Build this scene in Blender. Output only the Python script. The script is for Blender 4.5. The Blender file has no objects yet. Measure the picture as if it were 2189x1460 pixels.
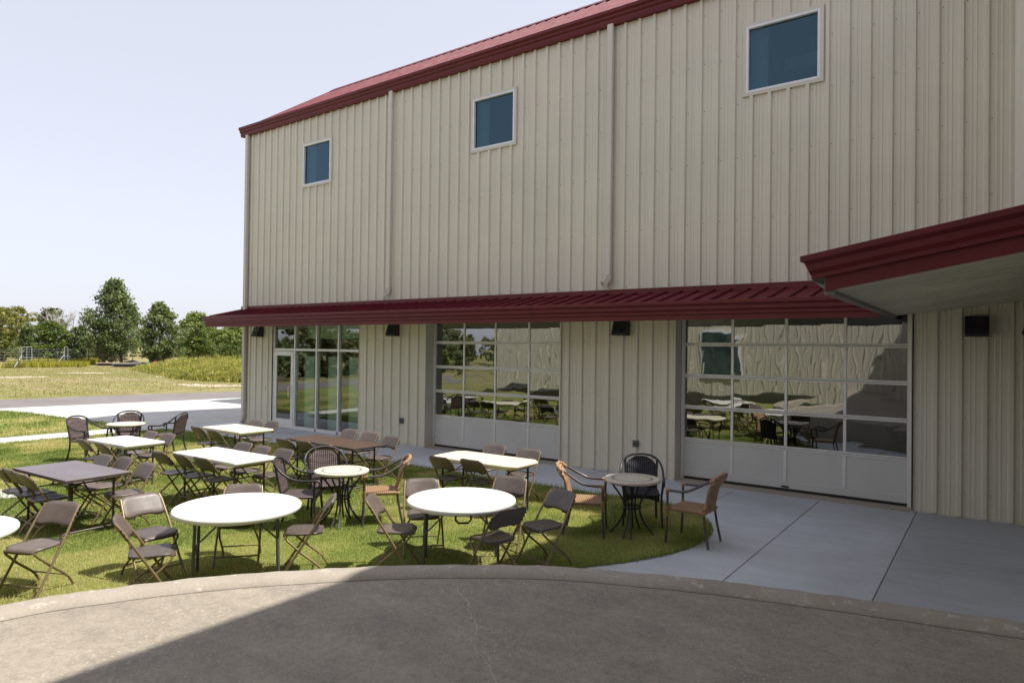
import bpy, math, random
import numpy as np
from mathutils import Vector, Matrix

S = bpy.context.scene
C = S.collection
R = math.radians
rnd = random.Random(7)

# ------------------------------------------------------------------ camera
YAW, PITCH, ROLL, CAM_Y, CAM_Z = -0.62567, 0.00997, 0.01267, -11.873, 2.4
_f = Vector((math.sin(YAW)*math.cos(PITCH), math.cos(YAW)*math.cos(PITCH), math.sin(PITCH)))
_r = Vector((math.cos(YAW), -math.sin(YAW), 0)); _u = _r.cross(_f)
_r2 = _r*math.cos(ROLL)+_u*math.sin(ROLL); _u2 = _u*math.cos(ROLL)-_r*math.sin(ROLL)
cam_d = bpy.data.cameras.new('camera'); cam = bpy.data.objects.new('camera', cam_d); C.objects.link(cam)
cam.matrix_world = Matrix(((_r2.x, _u2.x, -_f.x, 0), (_r2.y, _u2.y, -_f.y, CAM_Y), (_r2.z, _u2.z, -_f.z, CAM_Z), (0, 0, 0, 1)))
cam_d.sensor_width = 36; cam_d.lens = 23.54; cam_d.clip_end = 3000; cam_d.clip_start = .05
S.camera = cam

# ------------------------------------------------------------------ sky and sun
SUN = Vector((.485, .335, 1)).normalized()          # towards the sun
w = bpy.data.worlds.new('World'); S.world = w; w.use_nodes = True
nt = w.node_tree; bg = nt.nodes['Background']
sky = nt.nodes.new('ShaderNodeTexSky'); sky.sky_type = 'NISHITA'; sky.sun_disc = False
sky.sun_elevation = math.asin(SUN.z); sky.sun_rotation = math.atan2(SUN.x, SUN.y)
sky.air_density = 1.0; sky.dust_density = 1.6; sky.ozone_density = 1.0; sky.altitude = 100
hsv = nt.nodes.new('ShaderNodeHueSaturation'); hsv.inputs['Saturation'].default_value = .5   # thin milky haze over the whole sky
nt.links.new(sky.outputs[0], hsv.inputs['Color']); hz = nt.nodes.new('ShaderNodeMix'); hz.data_type = 'RGBA'; hz.inputs[0].default_value = .76; hz.inputs[7].default_value = (2.34, 2.37, 2.74, 1)   # even pale haze
nt.links.new(hsv.outputs[0], hz.inputs[6]); nt.links.new(hz.outputs[2], bg.inputs[0]); bg.inputs[1].default_value = 0.15
sd = bpy.data.lights.new('sun', 'SUN'); sd.energy = 3.75; sd.angle = R(.55); sd.color = (1, .95, .87)
so = bpy.data.objects.new('sun', sd); C.objects.link(so); so.rotation_euler = SUN.to_track_quat('Z', 'Y').to_euler()
so.location = (20, 10, 40)
S.view_settings.view_transform = 'Standard'; S.view_settings.look = 'None'
S.view_settings.exposure = 1.05; S.view_settings.gamma = 1; S.view_settings.use_curve_mapping = False
S.render.resolution_x = 1024; S.render.resolution_y = 682

# ------------------------------------------------------------------ materials
M = {}
def base(name, col=(.5, .5, .5), rough=.6, metal=0., spec=.5):
    m = bpy.data.materials.new(name); m.use_nodes = True; M[name] = m
    b = m.node_tree.nodes['Principled BSDF']
    b.inputs['Base Color'].default_value = (*col, 1); b.inputs['Roughness'].default_value = rough
    b.inputs['Metallic'].default_value = metal; b.inputs['Specular IOR Level'].default_value = spec
    return m, m.node_tree, b
def node(t, typ, **kw):
    n = t.nodes.new(typ)
    for k, v in kw.items():
        if k.startswith('i_'): n.inputs[k[2:].replace('_', ' ')].default_value = v
        else: setattr(n, k, v)
    return n
def coords(t, scale=(1, 1, 1), kind='Object'):
    c = node(t, 'ShaderNodeTexCoord'); mp = node(t, 'ShaderNodeMapping'); mp.inputs['Scale'].default_value = scale
    t.links.new(c.outputs[kind], mp.inputs['Vector']); return mp.outputs[0]
def noise(t, vec, scale, detail=4, rough=.55):
    n = node(t, 'ShaderNodeTexNoise'); n.inputs['Scale'].default_value = scale; n.inputs['Detail'].default_value = detail; n.inputs['Roughness'].default_value = rough
    t.links.new(vec, n.inputs['Vector']); return n.outputs['Fac']
def ramp(t, fac, stops):
    r = node(t, 'ShaderNodeValToRGB'); e = r.color_ramp.elements
    e[0].position, e[0].color = stops[0][0], (*stops[0][1], 1); e[1].position, e[1].color = stops[-1][0], (*stops[-1][1], 1)
    for p, c in stops[1:-1]:
        q = e.new(p); q.color = (*c, 1)
    t.links.new(fac, r.inputs[0]); return r.outputs[0]
def mixc(t, fac, a, b, mode='MIX'):
    n = node(t, 'ShaderNodeMix', data_type='RGBA', blend_type=mode)
    for s, v in ((0, fac), (6, a), (7, b)):
        if isinstance(v, (int, float)): n.inputs[s].default_value = v
        elif isinstance(v, tuple): n.inputs[s].default_value = (*v, 1)
        else: t.links.new(v, n.inputs[s])
    return n.outputs[2]
def bump(t, b, h, strength=.3, dist=.01):
    n = node(t, 'ShaderNodeBump'); n.inputs['Strength'].default_value = strength; n.inputs['Distance'].default_value = dist
    t.links.new(h, n.inputs['Height']); t.links.new(n.outputs[0], b.inputs['Normal'])
def plain(name, col, rough=.6, metal=0., var=.12, scale=6., spec=.5, bmp=0.):
    m, t, b = base(name, col, rough, metal, spec)
    v = coords(t); f = noise(t, v, scale, 5)
    d = tuple(c*(1-var) for c in col); l = tuple(min(1, c*(1+var)) for c in col)
    t.links.new(ramp(t, f, [(.3, d), (.7, l)]), b.inputs['Base Color'])
    f2 = noise(t, v, scale*2.3, 3); mr = node(t, 'ShaderNodeMapRange'); mr.inputs[3].default_value = max(.02, rough-.1); mr.inputs[4].default_value = min(1, rough+.12)
    t.links.new(f2, mr.inputs[0]); t.links.new(mr.outputs[0], b.inputs['Roughness'])
    if bmp: bump(t, b, noise(t, v, scale*12, 3), bmp, .003)
    return m

def wall_metal(name, col):
    m, t, b = base(name, col, .42, 0, .5)
    v = coords(t); st = coords(t, (9, 9, .35))
    f = noise(t, v, .55, 4); s = noise(t, st, 1.3, 5, .6)
    c = ramp(t, f, [(.25, tuple(x*.93 for x in col)), (.75, tuple(x*1.05 for x in col))])
    c = mixc(t, .22, c, ramp(t, s, [(.3, (.86, .85, .83)), (.6, (1, 1, 1))]), 'MULTIPLY')
    t.links.new(c, b.inputs['Base Color'])
    bump(t, b, noise(t, coords(t, (3, 3, .5)), 1.2, 2), .06, .02)
wall_metal('wall_metal', (.665, .625, .525))
wall_metal('trim_metal', (.62, .585, .515))
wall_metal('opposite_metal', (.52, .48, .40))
plain('red_metal', (.125, .014, .018), .38, 0, .12, 2.5, .3)
plain('red_roof_metal', (.135, .018, .028), .58, 0, .12, 1.5, .15)
plain('soffit_metal', (.46, .44, .345), .32, 0, .22, 1.2)
plain('edge_metal', (.17, .155, .14), .4, .2, .2, 3)
plain('window_white', (.78, .79, .82), .4, 0, .05, 3)
plain('aluminium', (.74, .73, .72), .40, .3, .06, 4)
plain('door_panel_white', (.56, .56, .545), .45, 0, .04, 2)
plain('rubber', (.02, .02, .02), .7)
plain('dark_bronze', (.018, .016, .016), .38, 0, .2, 8)
plain('lens_dark', (.03, .035, .05), .12, 0, .05, 8)
plain('far_pane', (.05, .075, .07), .2, 0, .6, 2.5)
plain('box_grey', (.14, .145, .155), .45, .3)
plain('chair_plastic', (.098, .076, .066), .44, 0, .18, 9, .5, .06)
plain('chair_tube', (.21, .15, .085), .38, .35, .15, 12)
plain('table_white', (.70, .69, .655), .38, 0, .07, 2.2, .5)
plain('table_cream', (.66, .61, .46), .42, 0, .05, 3)
plain('table_leg_grey', (.115, .115, .118), .42, .4, .15, 9)
plain('table_leg_black', (.035, .033, .033), .45, .2, .2, 9)
plain('table_leg_brown', (.07, .052, .046), .45, .2, .25, 9)
plain('iron_black', (.028, .027, .033), .40, .2, .25, 14)
plain('tube_grey_brown', (.10, .085, .085), .36, .35, .15, 12)
plain('bark', (.12, .095, .07), .9, 0, .35, 5, .2, .4)
plain('grey_bark', (.34, .32, .31), .9, 0, .25, 4, .2)
plain('post_metal', (.38, .40, .42), .5, .3, .1, 4)
plain('post_dark', (.04, .045, .045), .6)
plain('white_paint', (.8, .8, .78), .6)
plain('tarp_black', (.015, .015, .02), .35, 0, .3, 3)
plain('board_wood', (.42, .33, .24), .8, 0, .25, 3)
plain('red_plastic', (.38, .06, .03), .5, 0, .25, 4)
plain('grey_tarp', (.16, .2, .22), .6, 0, .25, 4)
plain('interior_dark', (.07, .07, .072), .8, 0, .3, 1.2)
plain('interior_pale', (.72, .78, .71), .7, 0, .08, 1.5)
plain('interior_floor', (.12, .12, .12), .4, 0, .2, 1.5)

# every chair a little differently faded
t = M['chair_plastic'].node_tree; b = t.nodes['Principled BSDF']; oi = node(t, 'ShaderNodeObjectInfo'); src = b.inputs['Base Color'].links[0].from_socket
t.links.new(mixc(t, 1., src, ramp(t, oi.outputs['Random'], [(0, (.78, .77, .76)), (1, (1.22, 1.2, 1.16))]), 'MULTIPLY'), b.inputs['Base Color'])
def wood_top(name, c0, c1):
    m, t, b = base(name, c0, .42)
    v = coords(t, (1.2, 18, 6)); f = noise(t, v, 2.2, 6, .65); g = noise(t, coords(t), 3.5, 4)
    c = ramp(t, f, [(.25, c0), (.75, c1)])
    c = mixc(t, .6, c, ramp(t, g, [(.3, (.72, .7, .7)), (.65, (1, 1, 1))]), 'MULTIPLY')
    t.links.new(c, b.inputs['Base Color']); bump(t, b, f, .1, .002)
wood_top('table_dark_top', (.115, .095, .105), (.165, .14, .15))
wood_top('table_brown_top', (.058, .034, .022), (.105, .062, .042))

def weave(name, c0, c1, freq=230):
    m, t, b = base(name, c0, .5)
    cx = coords(t)
    outs = []
    for ax in ('X', 'Z', 'Y'):
        wv = node(t, 'ShaderNodeTexWave', wave_type='BANDS', bands_direction=ax); wv.inputs['Scale'].default_value = freq/20
        wv.inputs['Distortion'].default_value = .6; t.links.new(cx, wv.inputs['Vector']); outs.append(wv.outputs['Fac'])
    mm = node(t, 'ShaderNodeMath', operation='MULTIPLY'); t.links.new(outs[0], mm.inputs[0])
    ad = node(t, 'ShaderNodeMath', operation='MAXIMUM'); t.links.new(outs[1], ad.inputs[0]); t.links.new(outs[2], ad.inputs[1]); t.links.new(ad.outputs[0], mm.inputs[1])
    c = ramp(t, mm.outputs[0], [(.1, c0), (.75, c1)])
    g = noise(t, cx, 9, 4); c = mixc(t, .5, c, ramp(t, g, [(.3, (.7, .68, .66)), (.65, (1, 1, 1))]), 'MULTIPLY')
    t.links.new(c, b.inputs['Base Color']); bump(t, b, mm.outputs[0], .9, .008)
weave('weave_brown', (.05, .036, .036), (.15, .105, .105))
weave('weave_black', (.010, .010, .016), (.035, .034, .05))
weave('weave_tan', (.22, .12, .06), (.50, .32, .18))

def glass(name, tint, refl, wob, scale=1.6, gcol=(.93, .96, .95), k=1.7):
    m = bpy.data.materials.new(name); m.use_nodes = True; M[name] = m; t = m.node_tree
    t.nodes.remove(t.nodes['Principled BSDF']); out = t.nodes['Material Output']
    tr = node(t, 'ShaderNodeBsdfTransparent'); tr.inputs[0].default_value = (*tint, 1)
    gl = node(t, 'ShaderNodeBsdfGlossy'); gl.inputs['Roughness'].default_value = .012; gl.inputs[0].default_value = (*gcol, 1)
    fr = node(t, 'ShaderNodeFresnel'); fr.inputs[0].default_value = 1.5
    ma = node(t, 'ShaderNodeMath', operation='MULTIPLY_ADD'); ma.use_clamp = True; ma.inputs[1].default_value = k; ma.inputs[2].default_value = refl
    t.links.new(fr.outputs[0], ma.inputs[0])
    if wob:
        n = node(t, 'ShaderNodeBump'); n.inputs['Strength'].default_value = 1.0; n.inputs['Distance'].default_value = wob
        t.links.new(noise(t, coords(t, (1, 1, .55)), scale, 1.5, .5), n.inputs['Height']); t.links.new(n.outputs[0], gl.inputs['Normal'])
    mx = node(t, 'ShaderNodeMixShader'); t.links.new(ma.outputs[0], mx.inputs[0]); t.links.new(tr.outputs[0], mx.inputs[1]); t.links.new(gl.outputs[0], mx.inputs[2])
    t.links.new(mx.outputs[0], out.inputs[0])
glass('door_glass', (.42, .44, .43), .22, .0032, 2.2)
glass('store_glass', (.72, .88, .80), .14, .0012, .8)
glass('window_glass', (.20, .34, .40), .035, .0012, .6, (.47, .78, .97), 1.5)

def concrete(name, col, fine=90., spot=0., rough=.85, big=.5, joint=None):
    m, t, b = base(name, col, rough, 0, .35)
    v = coords(t); f = noise(t, v, big, 6, .62); g = noise(t, v, fine, 3, .6); h = noise(t, coords(t, (.6, 2.2, 1)), 2.2, 5, .7)
    c = ramp(t, f, [(.25, tuple(x*.80 for x in col)), (.75, tuple(min(1, x*1.14) for x in col))])
    c = mixc(t, .55, c, ramp(t, h, [(.28, (.76, .75, .73)), (.6, (1, 1, 1))]), 'MULTIPLY')
    c = mixc(t, .8, c, ramp(t, g, [(.3, (.72, .72, .72)), (.7, (1.05, 1.05, 1.05))]), 'MULTIPLY')
    if spot:
        f3 = noise(t, v, 2.6, 6, .68); f4 = noise(t, v, 16, 5, .7)
        c = mixc(t, .75, c, ramp(t, f3, [(.3, (.74, .74, .75)), (.62, (1.06, 1.05, 1.03))]), 'MULTIPLY')
        c = mixc(t, .7, c, ramp(t, f4, [(.3, (.74, .73, .72)), (.66, (1.1, 1.1, 1.1))]), 'MULTIPLY')
        vo = node(t, 'ShaderNodeTexVoronoi'); vo.inputs['Scale'].default_value = 26; t.links.new(v, vo.inputs['Vector'])
        vo2 = node(t, 'ShaderNodeTexVoronoi'); vo2.inputs['Scale'].default_value = 55; t.links.new(v, vo2.inputs['Vector'])
        mask = ramp(t, noise(t, v, 1.1, 4), [(.42, (0, 0, 0)), (.62, (1, 1, 1))])
        s1 = ramp(t, vo.outputs['Distance'], [(.10, (1, 1, 1)), (.22, (0, 0, 0))])
        s2 = ramp(t, vo2.outputs['Distance'], [(.12, (1, 1, 1)), (.3, (0, 0, 0))])
        sm = mixc(t, mask, mixc(t, .35, (0, 0, 0), s2), s1)
        k = mixc(t, spot, (0, 0, 0), sm)
        c = mixc(t, k, c, tuple(min(1, x*1.6) for x in col))
    t.links.new(c, b.inputs['Base Color']); bump(t, b, g, .35, .004)
concrete('walk_concrete', (.57, .59, .625), 70)
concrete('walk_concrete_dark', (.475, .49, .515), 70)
concrete('threshold_concrete', (.44, .385, .32), 60)
concrete('apron_concrete', (.56, .55, .52), 30)
concrete('drive_aggregate', (.325, .286, .236), 60, .8, .8, .35)
concrete('asphalt', (.20, .178, .175), 60)
concrete('soil_bare', (.50, .42, .34), 8)
# kerb: weathered with pale worn streaks
m, t, b = base('kerb_concrete', (.33, .29, .24), .85, 0, .3)
v = coords(t); f = noise(t, v, 1.2, 6, .6); g = noise(t, coords(t, (1, 1, 3)), 9, 7, .75); h = noise(t, v, 60, 3)
c = ramp(t, f, [(.25, (.27, .235, .195)), (.75, (.38, .335, .28))])
c = mixc(t, ramp(t, g, [(.56, (0, 0, 0)), (.66, (1, 1, 1))]), c, (.50, .46, .40))
c = mixc(t, .6, c, ramp(t, h, [(.3, (.75, .75, .75)), (.65, (1, 1, 1))]), 'MULTIPLY')
t.links.new(c, b.inputs['Base Color']); bump(t, b, g, .4, .01)
# field
m, t, b = base('field_ground', (.2, .2, .08), .95, 0, .1)
v = coords(t); f = noise(t, v, .05, 6, .6); g = noise(t, v, .8, 6, .7); h = noise(t, coords(t, (.25, 1, 1)), .35, 5, .65)
c = ramp(t, f, [(.3, (.16, .17, .05)), (.5, (.21, .195, .08)), (.7, (.27, .23, .125))])
c = mixc(t, ramp(t, h, [(.52, (0, 0, 0)), (.66, (1, 1, 1))]), c, (.31, .245, .16))
c = mixc(t, .7, c, ramp(t, g, [(.3, (.55, .58, .5)), (.65, (1.1, 1.1, 1.05))]), 'MULTIPLY')
t.links.new(c, b.inputs['Base Color']); bump(t, b, g, .6, .1)
m, t, b = base('lawn_soil', (.1, .11, .03), .95, 0, .1)
v = coords(t); f = noise(t, v, .55, 5, .6); g = noise(t, v, 30, 4, .7)
c = ramp(t, f, [(.32, (.15, .185, .045)), (.55, (.215, .235, .065)), (.72, (.36, .30, .15))])
c = mixc(t, .8, c, ramp(t, g, [(.3, (.5, .5, .45)), (.65, (1.1, 1.1, 1))]), 'MULTIPLY')
t.links.new(c, b.inputs['Base Color']); bump(t, b, g, .8, .03)
def leafy(name, trans=.35, rough=.55):
    m, t, b = base(name, (.1, .1, .1), rough, 0, .25)
    a = node(t, 'ShaderNodeAttribute', attribute_name='col'); t.links.new(a.outputs['Color'], b.inputs['Base Color'])
    tr = node(t, 'ShaderNodeBsdfTranslucent')
    t.links.new(mixc(t, 1., a.outputs['Color'], (1.5, 1.6, .8), 'MULTIPLY'), tr.inputs[0])
    mx = node(t, 'ShaderNodeMixShader'); mx.inputs[0].default_value = trans
    t.links.new(b.outputs[0], mx.inputs[1]); t.links.new(tr.outputs[0], mx.inputs[2]); t.links.new(mx.outputs[0], t.nodes['Material Output'].inputs[0])
leafy('leaf', .3); leafy('grass_blade', .35, .6)
# bistro table top: stone with a ring of darker mosaic
m, t, b = base('mosaic_top', (.5, .45, .38), .45)
v = coords(t); ln = node(t, 'ShaderNodeVectorMath', operation='LENGTH'); sp = node(t, 'ShaderNodeSeparateXYZ'); t.links.new(v, sp.inputs[0])
cb = node(t, 'ShaderNodeCombineXYZ'); t.links.new(sp.outputs[0], cb.inputs[0]); t.links.new(sp.outputs[1], cb.inputs[1]); t.links.new(cb.outputs[0], ln.inputs[0])
ring = ramp(t, ln.outputs['Value'], [(.235, (0, 0, 0)), (.24, (1, 1, 1)), (.268, (1, 1, 1)), (.273, (0, 0, 0))])
at2 = node(t, 'ShaderNodeMath', operation='ARCTAN2'); t.links.new(sp.outputs[1], at2.inputs[0]); t.links.new(sp.outputs[0], at2.inputs[1])
sn = node(t, 'ShaderNodeMath', operation='MULTIPLY'); sn.inputs[1].default_value = 26/(2*math.pi); t.links.new(at2.outputs[0], sn.inputs[0])
fr_ = node(t, 'ShaderNodeMath', operation='FRACT'); t.links.new(sn.outputs[0], fr_.inputs[0])
ga = node(t, 'ShaderNodeMath', operation='GREATER_THAN'); ga.inputs[1].default_value = .16; t.links.new(fr_.outputs[0], ga.inputs[0])
mu = node(t, 'ShaderNodeMath', operation='MULTIPLY'); t.links.new(ring, mu.inputs[0]); t.links.new(ga.outputs[0], mu.inputs[1])
g = noise(t, v, 22, 4, .7); c = ramp(t, g, [(.3, (.46, .41, .34)), (.7, (.64, .58, .50))])
t.links.new(mixc(t, mu.outputs[0], c, (.20, .17, .155)), b.inputs['Base Color'])

# ------------------------------------------------------------------ mesh helpers
class MB:
    def __init__(s): s.v = []; s.f = []; s.sm = []
    def add(s, vs, fs, smooth=False):
        o = len(s.v); s.v += [tuple(p) for p in vs]; s.f += [tuple(i+o for i in f) for f in fs]; s.sm += [smooth]*len(fs); return s
    def box(s, x0, x1, y0, y1, z0, z1):
        vs = [(x, y, z) for x in (x0, x1) for y in (y0, y1) for z in (z0, z1)]
        return s.add(vs, [(0, 1, 3, 2), (4, 6, 7, 5), (0, 4, 5, 1), (2, 3, 7, 6), (0, 2, 6, 4), (1, 5, 7, 3)])
    def bbox(s, x0, x1, y0, y1, z0, z1, b=.005):
        # box with chamfered edges
        b = min(b, (x1-x0)*.45, (y1-y0)*.45, (z1-z0)*.45)
        P = []; idx = {}
        for ix in (0, 1):
            for iy in (0, 1):
                for iz in (0, 1):
                    X = (x0, x1)[ix]; Y = (y0, y1)[iy]; Z = (z0, z1)[iz]
                    dx = b if ix == 0 else -b; dy = b if iy == 0 else -b; dz = b if iz == 0 else -b
                    for k, p in (('x', (X, Y+dy, Z+dz)), ('y', (X+dx, Y, Z+dz)), ('z', (X+dx, Y+dy, Z))):
                        idx[ix, iy, iz, k] = len(P); P.append(p)
        F = []
        I = lambda a, b_, c, k: idx[a, b_, c, k]
        F.append([I(0, 0, 0, 'x'), I(0, 0, 1, 'x'), I(0, 1, 1, 'x'), I(0, 1, 0, 'x')]); F.append([I(1, 0, 0, 'x'), I(1, 1, 0, 'x'), I(1, 1, 1, 'x'), I(1, 0, 1, 'x')])
        F.append([I(0, 0, 0, 'y'), I(1, 0, 0, 'y'), I(1, 0, 1, 'y'), I(0, 0, 1, 'y')]); F.append([I(0, 1, 0, 'y'), I(0, 1, 1, 'y'), I(1, 1, 1, 'y'), I(1, 1, 0, 'y')])
        F.append([I(0, 0, 0, 'z'), I(0, 1, 0, 'z'), I(1, 1, 0, 'z'), I(1, 0, 0, 'z')]); F.append([I(0, 0, 1, 'z'), I(1, 0, 1, 'z'), I(1, 1, 1, 'z'), I(0, 1, 1, 'z')])
        for a in (0, 1):
            for c in (0, 1):
                F.append([I(a, c, 0, 'x'), I(a, c, 1, 'x'), I(a, c, 1, 'y'), I(a, c, 0, 'y')])
                F.append([I(a, 0, c, 'x'), I(a, 1, c, 'x'), I(a, 1, c, 'z'), I(a, 0, c, 'z')])
                F.append([I(0, a, c, 'y'), I(1, a, c, 'y'), I(1, a, c, 'z'), I(0, a, c, 'z')])
        for a in (0, 1):
            for c in (0, 1):
                for d in (0, 1): F.append([I(a, c, d, 'x'), I(a, c, d, 'y'), I(a, c, d, 'z')])
        return s.add(P, F)
    def tube(s, path, r, n=8, cap=True):
        path = [Vector(p) for p in path]; k = len(path)
        rr = r if isinstance(r, (list, tuple)) else [r]*k
        T = [(path[min(i+1, k-1)]-path[max(i-1, 0)]).normalized() for i in range(k)]
        a = Vector((0, 0, 1)) if abs(T[0].z) < .9 else Vector((1, 0, 0))
        nrm = (a-T[0]*a.dot(T[0])).normalized(); vs = []
        for i in range(k):
            nrm = (nrm-T[i]*nrm.dot(T[i])).normalized(); bi = T[i].cross(nrm)
            for j in range(n):
                an = 2*math.pi*j/n; vs.append(path[i]+(nrm*math.cos(an)+bi*math.sin(an))*rr[i])
        fs = [(i*n+j, i*n+(j+1) % n, (i+1)*n+(j+1) % n, (i+1)*n+j) for i in range(k-1) for j in range(n)]
        s.add(vs, fs, True)
        if cap: s.add([vs[j] for j in range(n)], [tuple(range(n-1, -1, -1))]); s.add([vs[(k-1)*n+j] for j in range(n)], [tuple(range(n))])
        return s
    def extrude(s, prof, axis, a, b, cap=True, closed=True, smooth=False):
        # profile of 2-D points, pushed along axis from a to b; prof axes are the other two in order
        def p3(p, q):
            return {'x': (q, p[0], p[1]), 'y': (p[0], q, p[1]), 'z': (p[0], p[1], q)}[axis]
        n = len(prof); vs = [p3(p, a) for p in prof]+[p3(p, b) for p in prof]
        m_ = n if closed else n-1
        s.add(vs, [(i, (i+1) % n, n+(i+1) % n, n+i) for i in range(m_)], smooth)
        if cap and closed: s.add(vs[:n], [tuple(range(n-1, -1, -1))]); s.add(vs[n:], [tuple(range(n))])
        return s
    def slab(s, poly, z0, z1, ch=.008):
        # horizontal slab of an outline, chamfered upper and lower rim
        n = len(poly); cx = sum(p[0] for p in poly)/n; cy = sum(p[1] for p in poly)/n
        def sh(p, d):
            v = Vector((p[0]-cx, p[1]-cy)); L = v.length; return (cx+v.x*(1-d/L), cy+v.y*(1-d/L))
        rings = [[(*sh(p, ch), z0) for p in poly], [(*p, z0+ch) for p in poly], [(*p, z1-ch) for p in poly], [(*sh(p, ch*.45), z1-ch*.35) for p in poly], [(*sh(p, ch*1.3), z1) for p in poly]]
        vs = [q for r_ in rings for q in r_]; fs = []
        for k in range(4):
            fs += [(k*n+i, k*n+(i+1) % n, (k+1)*n+(i+1) % n, (k+1)*n+i) for i in range(n)]
        s.add(vs, fs, True); s.add(rings[4], [tuple(range(n))]); s.add(rings[0], [tuple(range(n-1, -1, -1))])
        return s
    def mesh(s, name, mat):
        me = bpy.data.meshes.new(name); me.from_pydata(s.v, [], s.f)
        me.polygons.foreach_set('use_smooth', s.sm); me.materials.append(M[mat]); me.update(); return me
    def build(s, name, mat, parent=None, loc=None):
        o = bpy.data.objects.new(name, s.mesh(name, mat)); C.objects.link(o)
        if parent: o.parent = parent
        if loc: o.location = loc
        return o
def tag(o, label=None, cat=None, group=None, kind=None):
    for k, v_ in (('label', label), ('category', cat), ('group', group), ('kind', kind)):
        if v_: o[k] = v_
    return o
def thing(name, label, cat, loc=(0, 0, 0), rz=0, group=None):
    o = bpy.data.objects.new(name, None); C.objects.link(o); o.location = loc; o.rotation_euler = (0, 0, rz)
    o.empty_display_size = .2; return tag(o, label, cat, group)
def copy_tree(o, parent=None):
    c = o.copy(); C.objects.link(c)
    if parent: c.parent = parent
    for ch in list(o.children): copy_tree(ch, c)
    return c
def inst(name, me, parent, loc=(0, 0, 0), rz=0):
    o = bpy.data.objects.new(name, me); C.objects.link(o); o.parent = parent; o.location = loc; o.rotation_euler = (0, 0, rz); return o
def struct(o, kind='structure'): o['kind'] = kind; return o
def sheet(name, poly, z, mat, parent=None):
    m_ = MB(); m_.add([(p[0], p[1], z) for p in poly], [tuple(range(len(poly)))]); return m_.build(name, mat, parent)
def smooth_curve(pts, n=8, closed=False):
    out = []; k = len(pts)
    for i in range(k if closed else k-1):
        g_ = lambda j: Vector(pts[j % k]) if closed else Vector(pts[max(0, min(k-1, j))])
        p0, p1, p2, p3 = g_(i-1), g_(i), g_(i+1), g_(i+2)
        for q in range(n):
            t_ = q/n; out.append(.5*((2*p1)+(p2-p0)*t_+(2*p0-5*p1+4*p2-p3)*t_*t_+(3*p1-p0-3*p2+p3)*t_**3))
    if not closed: out.append(Vector(pts[-1]))
    return out

# ------------------------------------------------------------------ ground, paving
struct(sheet('ground', [(-900, -700), (300, -700), (300, 900), (-900, 900)], -.03, 'field_ground'))
struct(sheet('concrete_apron', [(-29.2, -3.6), (-26.7, -2.95), (-24, -2.85), (-21.5, -2.6), (-20.1, -2.55), (-18.2, -2.5), (-18.2, 30), (-26.0, 30), (-27.0, 9), (-27.9, 4.6)], -.006, 'apron_concrete'))
struct(sheet('road', [(-29.6, -4.2), (-29.2, -3.6), (-27.9, 4.6), (-27.0, 9), (-26.0, 30), (-22, 70), (-27, 70), (-30.5, 30), (-31.4, 9), (-33.0, 3.2), (-33.6, -3), (-36, -14), (-41, -34), (-37, -35), (-31.5, -13)], -.014, 'asphalt'))
pth = sheet('concrete_path', [(-20.15, -2.55), (-20.15, -6.2), (-20.6, -9.5), (-21.8, -13), (-20.6, -13.4), (-19.4, -9.7), (-18.95, -6.1), (-18.85, -2.5)], -.002, 'apron_concrete'); struct(pth)
struct(sheet('concrete_pad', [(-14.0, -9.3), (-13.2, -8.05), (-12.35, -7.42), (-11.85, -7.62), (-12.3, -8.18), (-13.0, -9.5)], .022, 'apron_concrete'))
for k, (poly) in enumerate([
        [(-49.5, 12.6), (-47.5, 12.9), (-45.2, 14.2), (-43.6, 14.8), (-44.6, 16.0), (-46.9, 16.6), (-48.2, 15.7), (-50.2, 15.4), (-50.8, 13.6)],
        [(-39.4, 8.6), (-37.6, 8.7), (-35.8, 9.6), (-35.9, 11.2), (-37.4, 11.0), (-38.6, 10.4), (-39.9, 9.7)],
        [(-60.4, 9.8), (-58.7, 10.6), (-57.5, 12.3), (-58.6, 13.6), (-59.9, 12.6), (-60.7, 11.4)],
        [(-55.5, 3.9), (-53.6, 4.4), (-53.3, 6.6), (-54.6, 7.2), (-55.6, 6)]]):
    pp = [(p[0]+rnd.uniform(-.25, .25), p[1]+rnd.uniform(-.25, .25)) for p in [tuple(q) for q in smooth_curve([(x, y, 0) for x, y in poly], 4, True)] for p in [p[:2]]]
    struct(sheet('bare_ground_patch', pp, -.024, 'soil_bare'))

# concrete walk of single slabs with open joints
walk = sheet('concrete_walk', [(-19.2, .4), (-19.2, -2.5), (-5.6, -9.0), (.9, -9.0), (.9, .4)], -.018, 'rubber'); struct(walk)
JX = [-.96+1.34*k for k in range(-14, 2)]
JX = [-19.2]+[x for x in JX if x > -19]+[.9]
for i in range(len(JX)-1):
    x0, x1 = JX[i], JX[i+1]
    for y0, y1 in ((.36, -2.45), (-2.45, -3.62), (-3.62, -4.9), (-4.9, -7.2)):
        if x1 < -4.3 and y0 < -2: continue
        if x1 < -5 and y0 < -4: continue
        g1 = .0045; g2 = .0022
        mb = MB(); mb.bbox(x0+g1, x1-g1, y1+g2, y0-g2, -.1, rnd.uniform(-.0008, .0008), .005); mb.build('slab', 'walk_concrete_dark' if x0 > -1.2 else 'walk_concrete', walk)

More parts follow.
